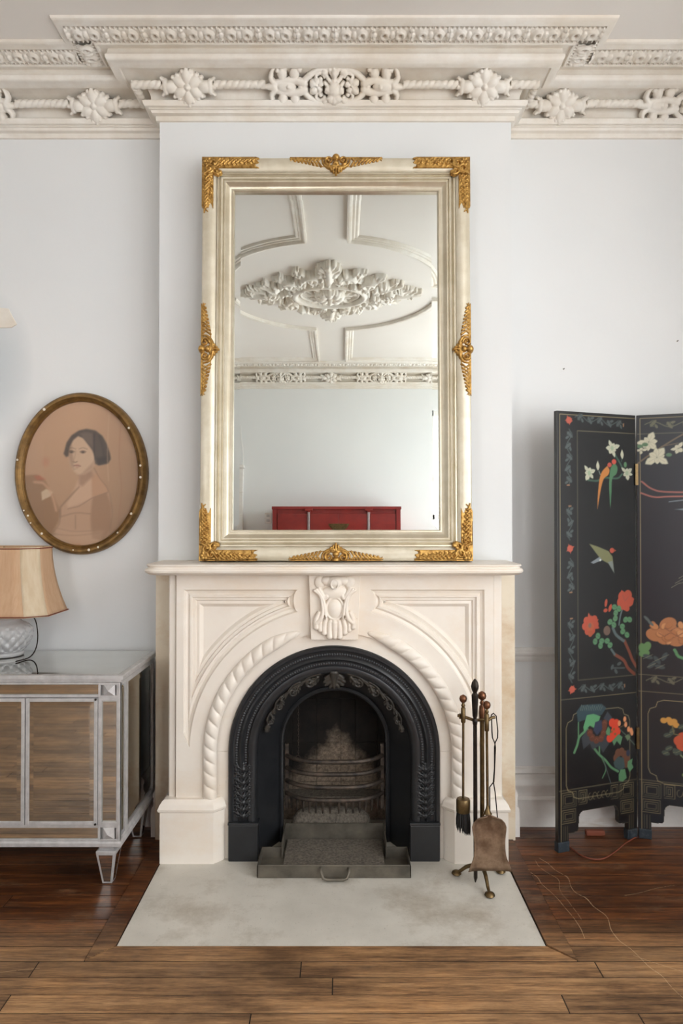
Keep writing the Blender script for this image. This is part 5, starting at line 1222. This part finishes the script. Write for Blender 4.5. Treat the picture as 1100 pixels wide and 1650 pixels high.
p.line([(0.014, s1(908, 1128)[1]), (PW, s1(1020, 1116)[1] - 0.004)], GOLD, 0.0024, 0.85)
A_ = lambda x, y: s1(890 + x/7.333, 650 + y/7.333)
B_ = lambda x, y: s1(890 + x/7.333, 940 + y/7.333)
C_ = lambda x, y: s1(890 + x/5.238, 1100 + y/5.238)
for c in (A_(190, 185), B_(215, 1260), s1(917, 884)): p.petals(c, 0.019, 10, (176, 84, 66), 0, 0.30); p.ell(c, 0.014, 0.014, (176, 84, 66))
vine(p, A_(260, 150), A_(840, 260), 5, 1); vine(p, A_(190, 290), A_(180, 960), 5, 2); vine(p, s1(917, 870), s1(917, 815), 3, 3); vine(p, s1(917, 900), s1(918, 955), 3, 4); vine(p, B_(215, 1180), B_(210, 420), 5, 5); vine(p, B_(290, 1260), B_(840, 1220), 5, 6)
# magnolia branch with a pair of parakeets
p.line([A_(735, 610), A_(790, 700), A_(835, 790)], DGR, 0.008, 1, smooth=5); p.line([A_(415, 905), A_(520, 915), A_(600, 880), A_(760, 890), A_(820, 840)], DGR, 0.008, 1, smooth=5); p.line([A_(830, 600), A_(815, 690)], DGR, 0.004); p.line([A_(540, 800), A_(555, 840)], (160, 170, 160), 0.003)
for (c, r_, n_, ro) in ((A_(700, 530), 0.034, 7, 0.4), (A_(425, 820), 0.032, 6, 0.2), (A_(880, 830), 0.030, 6, 0.6)):
    p.petals(c, r_, n_, WHT, ro, 0.42, (150, 160, 140)); p.ell(c, 0.008, 0.010, (150, 166, 140))
for c in (A_(820, 610), A_(525, 740)): p.poly([(c[0], c[1] + 0.024), (c[0] + 0.009, c[1]), (c[0] + 0.002, c[1] - 0.018), (c[0] - 0.008, c[1])], WHT, smooth=4)
p.ell(A_(860, 730), 0.008, 0.012, GRN)
p.poly([A_(640, 740), A_(668, 790), A_(650, 850), A_(600, 890), A_(565, 1000), A_(535, 1170), A_(520, 1250), A_(525, 1100), A_(545, 900), A_(580, 800)], (186, 122, 62), smooth=3); p.ell(A_(668, 728), 0.011, 0.010, (178, 82, 70))
p.poly([A_(725, 700), A_(765, 760), A_(750, 840), A_(700, 890), A_(690, 1050), A_(675, 1250), A_(662, 1020), A_(665, 890), A_(680, 770)], (74, 118, 84), smooth=3); p.ell(A_(722, 692), 0.012, 0.011, (190, 80, 66))
# small bird
D_ = lambda x, y: s1(880 + x/4.459, 640 + y/4.459)
p.poly([D_(300, 1055), D_(360, 1075), D_(440, 1110), D_(470, 1150), D_(482, 1270), D_(440, 1200), D_(385, 1170), D_(340, 1110)], (116, 118, 84)); p.poly([D_(310, 1190), D_(375, 1150), D_(395, 1175), D_(330, 1200)], (120, 130, 136)); p.ell(D_(466, 1106), 0.012, 0.011, RED); p.poly([D_(485, 1098), D_(497, 1108), D_(484, 1114)], RED)
p.poly([D_(435, 1190), D_(470, 1180), D_(482, 1270)], (120, 130, 136), alpha=0.8); p.ell(D_(380, 1174), 0.004, 0.004, (220, 220, 210))
# peonies on a brown branch
for pts in ([(1005, 1020), (940, 920), (900, 820), (840, 690)], [(960, 1080), (880, 1010), (830, 920), (720, 850)]): p.line([B_(*q) for q in pts], (112, 60, 44), 0.014, 1, smooth=5)
p.line([B_(830, 690), B_(740, 620), B_(700, 540)], (84, 98, 100), 0.013, 1, smooth=4); p.line([B_(775, 500), B_(790, 400), B_(815, 320)], (84, 98, 100), 0.008, 1, smooth=4); p.line([B_(720, 850), B_(680, 790)], (84, 98, 100), 0.010)
p.petals(B_(855, 220), 0.042, 7, RED, 0.3, 0.52, (160, 66, 50)); [p.ell(B_(*q), 0.021, 0.022, RED) for q in ((815, 165), (885, 150), (905, 225), (800, 235), (850, 210), (855, 270))]; p.line([B_(820, 150), B_(850, 220), B_(890, 170)], (140, 76, 70), 0.003); p.ell(B_(875, 310), 0.013, 0.012, RED)
p.petals(B_(430, 490), 0.042, 8, RED, 0.2, 0.36); [p.ell(B_(*q), 0.017, 0.015, RED, rot=q[0]) for q in ((385, 450), (430, 430), (475, 430), (490, 490), (370, 520), (400, 570), (450, 570))]; p.ell(B_(430, 520), 0.018, 0.018, (168, 86, 58)); p.ell(B_(430, 600), 0.012, 0.014, (160, 80, 54)); p.ell(B_(425, 505), 0.008, 0.010, (120, 90, 80))
for (c, a, b_, ro) in ((B_(618, 240), 0.017, 0.007, 1.4), (B_(668, 300), 0.017, 0.008, 1.2), (B_(612, 328), 0.011, 0.008, 0.2)): p.ell(c, a, b_, RED, rot=ro)
for q in ((720, 290), (775, 310), (735, 360), (730, 425), (665, 465), (712, 500), (855, 440), (905, 440), (815, 520), (820, 580), (872, 620), (520, 630), (487, 695), (550, 745), (565, 690), (630, 690), (665, 740)): p.ell(B_(*q), 0.0135, 0.0120, GRN, rot=q[0]*0.1); p.line([B_(q[0]-20, q[1]-10), B_(q[0]+20, q[1]+10)], DGR, 0.0015)
p.ell(B_(628, 568), 0.018, 0.020, (104, 84, 74)); p.line([B_(700, 1010), B_(840, 1010)], GREY, 0.006); 
for q in ((690, 1000), (735, 1050), (775, 960)): p.ell(B_(*q), 0.012, 0.007, GREY, rot=q[1]*0.02)
# lower cusped panel
cusped(p, 0.040, 0.360, s1(960, 1283)[1], s1(960, 1143)[1] - 0.005)
p.line([C_(170, 595), C_(195, 530), C_(215, 460), C_(280, 400)], GRN, 0.011, 1, smooth=5); p.line([C_(205, 470), C_(205, 340)], GRN, 0.006); p.line([C_(320, 540), C_(375, 610), C_(430, 660), C_(480, 720), C_(540, 755)], GRN, 0.010, 1, smooth=5); p.line([C_(380, 540), C_(380, 610)], GRN, 0.007); p.line([C_(400, 640), C_(435, 730), C_(405, 810)], GRN, 0.005, 1, smooth=4); p.line([C_(410, 640), C_(475, 850)], GREY, 0.004)
p.poly([C_(190, 250), C_(230, 195), C_(400, 185), C_(440, 220), C_(400, 280), C_(320, 290), C_(260, 320), C_(200, 340)], (48, 70, 78)); 
for k in range(12): p.line([C_(230 + k*16, 195 + (k % 3)*6), C_(225 + k*15, 240)], (112, 124, 112), 0.0016)
p.poly([C_(230, 470), C_(280, 400), C_(330, 500), C_(460, 440), C_(465, 520), C_(410, 600), C_(380, 540), C_(320, 570), C_(300, 520), C_(245, 570)], (54, 60, 66))
p.poly([C_(245, 380), C_(275, 280), C_(330, 270), C_(390, 290), C_(355, 400), C_(300, 370), C_(250, 420)], (88, 150, 104)); p.poly([C_(415, 310), C_(450, 250), C_(490, 300), C_(470, 340)], (54, 62, 72))
for q in ((300, 430), (320, 470), (355, 490), (395, 475), (415, 430), (420, 380), (425, 350)): p.ell(C_(*q), 0.015, 0.016, BRN); p.line([C_(q[0]-12, q[1]), C_(q[0], q[1]-14), C_(q[0]+12, q[1])], (136, 84, 62), 0.0016)
p.poly([C_(345, 340), C_(400, 320), C_(405, 400), C_(360, 450), C_(330, 410)], (46, 56, 80))
for q in ((490, 345), (515, 380), (535, 420), (505, 420), (490, 460), (470, 475), (525, 350), (520, 465)): p.ell(C_(*q), 0.017, 0.018, (202, 66, 42))
for q in ((505, 400), (515, 440), (485, 420)): p.ell(C_(*q), 0.005, 0.005, (110, 90, 50))
p.poly([C_(435, 420), C_(455, 375), C_(475, 400), C_(470, 455), C_(440, 445)], GRN); p.poly([C_(490, 500), C_(545, 440), C_(580, 465), C_(560, 535), C_(530, 500), C_(505, 540)], GRN)
for q in ((600, 315), (552, 350), (608, 360), (633, 400), (655, 410), (662, 430)): p.ell(C_(*q), 0.008, 0.012, (210, 140, 96))
p.line([C_(555, 400), C_(610, 450), C_(685, 530)], (86, 104, 90), 0.004); p.poly([C_(600, 460), C_(630, 440), C_(650, 465), C_(625, 500)], (98, 118, 88)); p.line([C_(555, 385), C_(590, 370), C_(605, 330)], (120, 90, 60), 0.003)
for q in ((540, 600), (570, 590), (600, 615), (615, 650), (610, 690), (525, 640)): p.ell(C_(*q), 0.016, 0.018, (98, 64, 48))
p.poly([C_(500, 680), C_(540, 630), C_(590, 640), (C_(600, 720)), C_(560, 750), C_(510, 720)], (58, 76, 78)); p.poly([C_(545, 780), C_(560, 740), C_(600, 735), C_(615, 810), C_(580, 840), C_(545, 835)], GRN); p.poly([C_(625, 670), C_(668, 645), C_(660, 690), C_(675, 720), C_(640, 760), C_(620, 715)], GRN); p.ell(C_(628, 600), 0.010, 0.014, (44, 50, 70))
face1 = p
# second leaf of the screen; reflected cool light painted into its bluer, lighter base
p = Paint(0, PW, 0, PH, 0.0028, (24, 30, 37)); panel_common(p)
p.line([(0, s2(1040, 698)[1]), (PW, s2(1040, 698)[1])], GOLD, 0.0024, 0.85); p.line([(0, s2(1040, 1088)[1]), (PW, s2(1040, 1088)[1])], GOLD, 0.0024, 0.85); p.line([(0, s2(1040, 1115)[1]), (PW, s2(1040, 1115)[1])], GOLD, 0.0024, 0.85)
E_ = lambda x, y: s2(1010 + x/3.667, 650 + y/3.667)
vine(p, E_(110, 120), E_(560, 110), 5, 8, (96, 96, 76)); vine(p, E_(110, 1640), E_(560, 1640), 5, 9, (96, 96, 80))
p.line([E_(60, 360), E_(150, 290), E_(320, 175), E_(480, 100)], (96, 82, 64), 0.007, 1, smooth=5); p.line([E_(200, 250), E_(290, 230)], (96, 82, 64), 0.004)
for (c, r_, n_, ro) in ((E_(130, 225), 0.040, 7, 0.3), (E_(175, 315), 0.044, 7, 0.1), (E_(290, 262), 0.026, 5, 0.8), (E_(90, 275), 0.020, 4, 0)): p.petals(c, r_, n_, (196, 192, 168), ro, 0.44, (150, 150, 128))
for q in ((80, 250), (240, 300), (110, 240)): p.ell(E_(*q), 0.012, 0.008, (78, 110, 80))
for pts in ([(90, 460), (150, 505), (240, 522), (520, 520)], [(85, 528), (160, 552), (260, 548), (520, 545)]): p.line([E_(*q) for q in pts], (150, 92, 82), 0.007, 1, smooth=6)
p.line([E_(240, 580), E_(420, 555)], (120, 134, 140), 0.004); p.poly([E_(265, 625), E_(400, 610), E_(560, 625), E_(400, 640)], (104, 118, 124))
for q in ((310, 1040), (330, 1010), (290, 1065)): p.line([E_(q[0]-40, q[1]+25), E_(*q), E_(q[0]+60, q[1]-10)], (128, 128, 104), 0.002)
for q in ((240, 1350), (200, 1380), (270, 1400), (160, 1370), (320, 1360), (230, 1310), (350, 1400)): p.ell(E_(*q), 0.036, 0.028, (166, 110, 72), rot=q[0]); 
r3 = np.random.RandomState(6)
for k in range(26):
    q = (140 + 230*r3.rand(), 1300 + 115*r3.rand()); a_ = r3.uniform(0.010, 0.020); p.ell(E_(*q), a_, a_*0.7, (124, 80, 54), rot=q[0], alpha=0.7); p.ell(E_(q[0] + 2, q[1] - 3), a_*0.9, a_*0.62, [(184, 126, 82), (168, 110, 70), (194, 138, 92)][k % 3], rot=q[0])

for q in ((240, 1330), (210, 1360), (280, 1360)): p.line([E_(q[0]-30, q[1]), E_(q[0], q[1]+20), E_(q[0]+30, q[1])], (122, 80, 60), 0.003)
for q in ((115, 1440), (100, 1480), (90, 1450)): p.ell(E_(*q), 0.022, 0.015, (92, 130, 84), rot=q[1])
p.line([E_(265, 1460), E_(310, 1510), E_(520, 1520)], (82, 134, 92), 0.012, 1, smooth=4)
for q in ((170, 1520), (140, 1550), (210, 1500), (120, 1500), (185, 1560)): p.ell(E_(*q), 0.020, 0.009, (60, 72, 74), rot=q[0]*0.05); p.line([E_(q[0]-25, q[1]+12), E_(q[0]+25, q[1]-12)], (130, 130, 108), 0.0016)
for q in ((115, 1275), (135, 1300)): p.ell(E_(*q), 0.016, 0.006, (84, 96, 96), rot=-0.8)
cusped(p, 0.040, 0.360, s2(1050, 1262)[1], s2(1050, 1128)[1])
G_ = lambda x, y: s2(890 + x/5.238, 1100 + y/5.238)
for q in ((920, 325), (960, 320), (1000, 335), (1015, 365), (975, 345)): p.ell(G_(*q), 0.013, 0.012, (196, 144, 72))
for q in ((1070, 470), (1040, 500), (1090, 520), (1110, 470), (1060, 540), (1110, 540)): p.ell(G_(*q), 0.022, 0.022, (188, 84, 58))
for q in ((960, 560), (935, 600), (1010, 590), (985, 420), (950, 450), (1060, 380), (1030, 590)): p.ell(G_(*q), 0.016, 0.010, (62, 76, 70), rot=q[0]*0.03); p.line([G_(q[0]-18, q[1]+8), G_(q[0]+18, q[1]-8)], (128, 128, 96), 0.0016)
p.line([G_(1050, 620), G_(1110, 680)], (120, 140, 104), 0.006); p.ell(G_(1090, 790), 0.016, 0.010, (110, 130, 70)); p.line([G_(985, 370), G_(1000, 440), G_(1040, 450)], (110, 104, 70), 0.004)
face2 = p
FS = thing('folding_screen', 'black lacquer folding screen painted with birds and flowers', 'folding screen', (1.246, 2.889, 0))
for k, (ox, oy, ang, face) in enumerate(((0.870, 2.756, math.atan2(0.133, 0.375), face1), (1.249, 2.889, -math.atan2(0.133, 0.375), face2))):
    pn = MB().prism(outline, 0.0, 0.020).build('screen_panel', M['lacquer'], FS, bevel=0.002, world=False)
    pn.location = (ox - 1.246, oy - 2.889, 0.001); pn.rotation_euler = (0, 0, ang)
    pn['label'] = ['left leaf with parakeets and red peonies', 'right leaf with magnolias and orange peony'][k]
    link('painted_face', face.mesh('painted_face', lambda x, y: in_poly(x, y, outline) & (x > 0.003) & (x < PW - 0.003) & (y < PH - 0.003)), M['screenprint'], pn, loc=(0, -0.0006, 0), world=False)
    for (x0, x1) in ((-0.002, 0.052), (0.346, PW + 0.002)):
        if k == 1 and x0 < 0: x0 = 0.002
        if k == 0 and x1 > PW: x1 = PW - 0.002
        MB().box(x0, x1, -0.004, 0.023, 0.0, 0.040).build('foot_cap', M['footcap'], pn, bevel=0.002, world=False)
for z in (0.42, 1.53): MB().box(-0.006, 0.006, -0.010, 0.0, z - 0.045, z + 0.045).build('hinge', M['brass'], FS, world=False)
# cord and plug lying behind the screen
o = MB().tube(smoothpts([(0.93, 2.80, 0.004), (0.96, 2.72, 0.004), (1.02, 2.70, 0.004), (1.10, 2.76, 0.004), (1.18, 2.84, 0.004), (1.30, 2.93, 0.004)], 8), 0.003, 6).build('floor_cord', M['piping'], smooth=60)
tag(o, 'thin brown electric cord lying on the floor under the folding screen', 'cord')
o = MB().box(1.035, 1.115, 2.900, 2.925, 0.001, 0.022).build('extension_socket', M['piping'], bevel=0.004); o.rotation_euler = (0, 0, 0)
tag(o, 'small brown extension socket on the floor behind the screen', 'socket')

# ------------------------------------------------------------------ things seen only in the mirror
M['redlacquer'] = simple('red_lacquer', (122, 28, 26), 0.38, 0, (142, 38, 32), 6, bump=0.05, Coat_Weight=0.2)
RC = thing('red_cabinet', 'tall red lacquer cabinet with round brass plate seen in the mirror', 'cabinet', (-0.05, -1.60, 0))
rx0, rx1, ry0, ry1, rh = -0.707, 0.605, -1.785, -1.40, 1.708
MB().box(rx0, rx1, ry0, ry1 - 0.02, 0.10, rh - 0.03).build('body', M['redlacquer'], RC)
MB().box(rx0 - 0.008, rx1 + 0.008, ry0, ry1 + 0.006, rh - 0.030, rh).build('top', M['redlacquer'], RC, bevel=0.003)
for x in (rx0 + 0.03, rx1 - 0.03):
    for y_ in (ry0 + 0.03, ry1 - 0.035): MB().box(x - 0.028, x + 0.028, y_ - 0.028, y_ + 0.028, 0.001, 0.12).build('leg', M['redlacquer'], RC)
for x in (rx0 + 0.022, rx1 - 0.022): MB().box(x - 0.022, x + 0.022, ry1 - 0.02, ry1, 0.10, rh - 0.03).build('corner_post', M['redlacquer'], RC)
for (x0, x1, nm) in ((rx0 + 0.052, -0.352, 'side_panel'), (-0.318, -0.029, 'door'), (-0.027, 0.262, 'door'), (0.296, rx1 - 0.052, 'side_panel')):
    MB().box(x0, x1, ry1 - 0.02, ry1 - 0.004, 0.16, rh - 0.075).build(nm, M['redlacquer'], RC, bevel=0.003)
for x in (-0.335, 0.279):
    MB().box(x - 0.014, x + 0.014, ry1 - 0.02, ry1 + 0.002, 0.12, rh - 0.03).build('door_post', M['redlacquer'], RC, bevel=0.003)
    for dx in (-0.006, 0.006): MB().tube([(x + dx, ry1 + 0.004, 0.15), (x + dx, ry1 + 0.004, rh - 0.06)], 0.003, 6).build('hinge_rod', M['silverpaint'], RC)
    MB().box(x - 0.04, x + 0.04, ry1 - 0.004, ry1 + 0.010, rh - 0.046, rh - 0.018).build('hinge_block', M['redlacquer'], RC, bevel=0.004)
o = MB().lathe([(0, 0), (0.115, 0), (0.115, 0.004), (0.10, 0.007), (0, 0.008)], 40).build('lock_plate', M['brass'], RC, world=False); o.location = (-0.028 + 0.05, ry1 - 0.004 + 1.60, 1.40); o.rotation_euler = (R(-90), 0, 0)
# white riser board with a cord, and a wall outlet, on the opposite wall
o = thing('riser_board', 'narrow white board with a loose cord on the opposite wall', 'board', (-1.095, YR, 0))
MB().box(-1.128, -1.062, YR + 0.002, YR + 0.055, 0.0, 2.15).build('board', M['woodwork'], o, bevel=0.004)
MB().box(-1.145, -1.050, YR + 0.002, YR + 0.070, 2.15, 2.185).build('cap', M['woodwork'], o, bevel=0.004)
MB().tube(smoothpts([(-1.10, YR + 0.012, 2.62), (-1.085, YR + 0.015, 2.45), (-1.062, YR + 0.02, 2.28), (-1.070, YR + 0.03, 2.186)], 6), 0.003, 6).build('cord', M['woodwork'], o)
o = thing('wall_outlet', 'white duplex wall outlet on the opposite wall beside the red cabinet', 'outlet', (-0.794, YR, 1.55))
MB().box(-0.829, -0.759, YR + 0.001, YR + 0.007, 1.553, 1.668).build('cover_plate', M['woodwork'], o, bevel=0.002)
for z in (1.585, 1.637): MB().box(-0.811, -0.777, YR + 0.006, YR + 0.010, z - 0.014, z + 0.014).build('receptacle', M['silverpaint'], o, bevel=0.003)
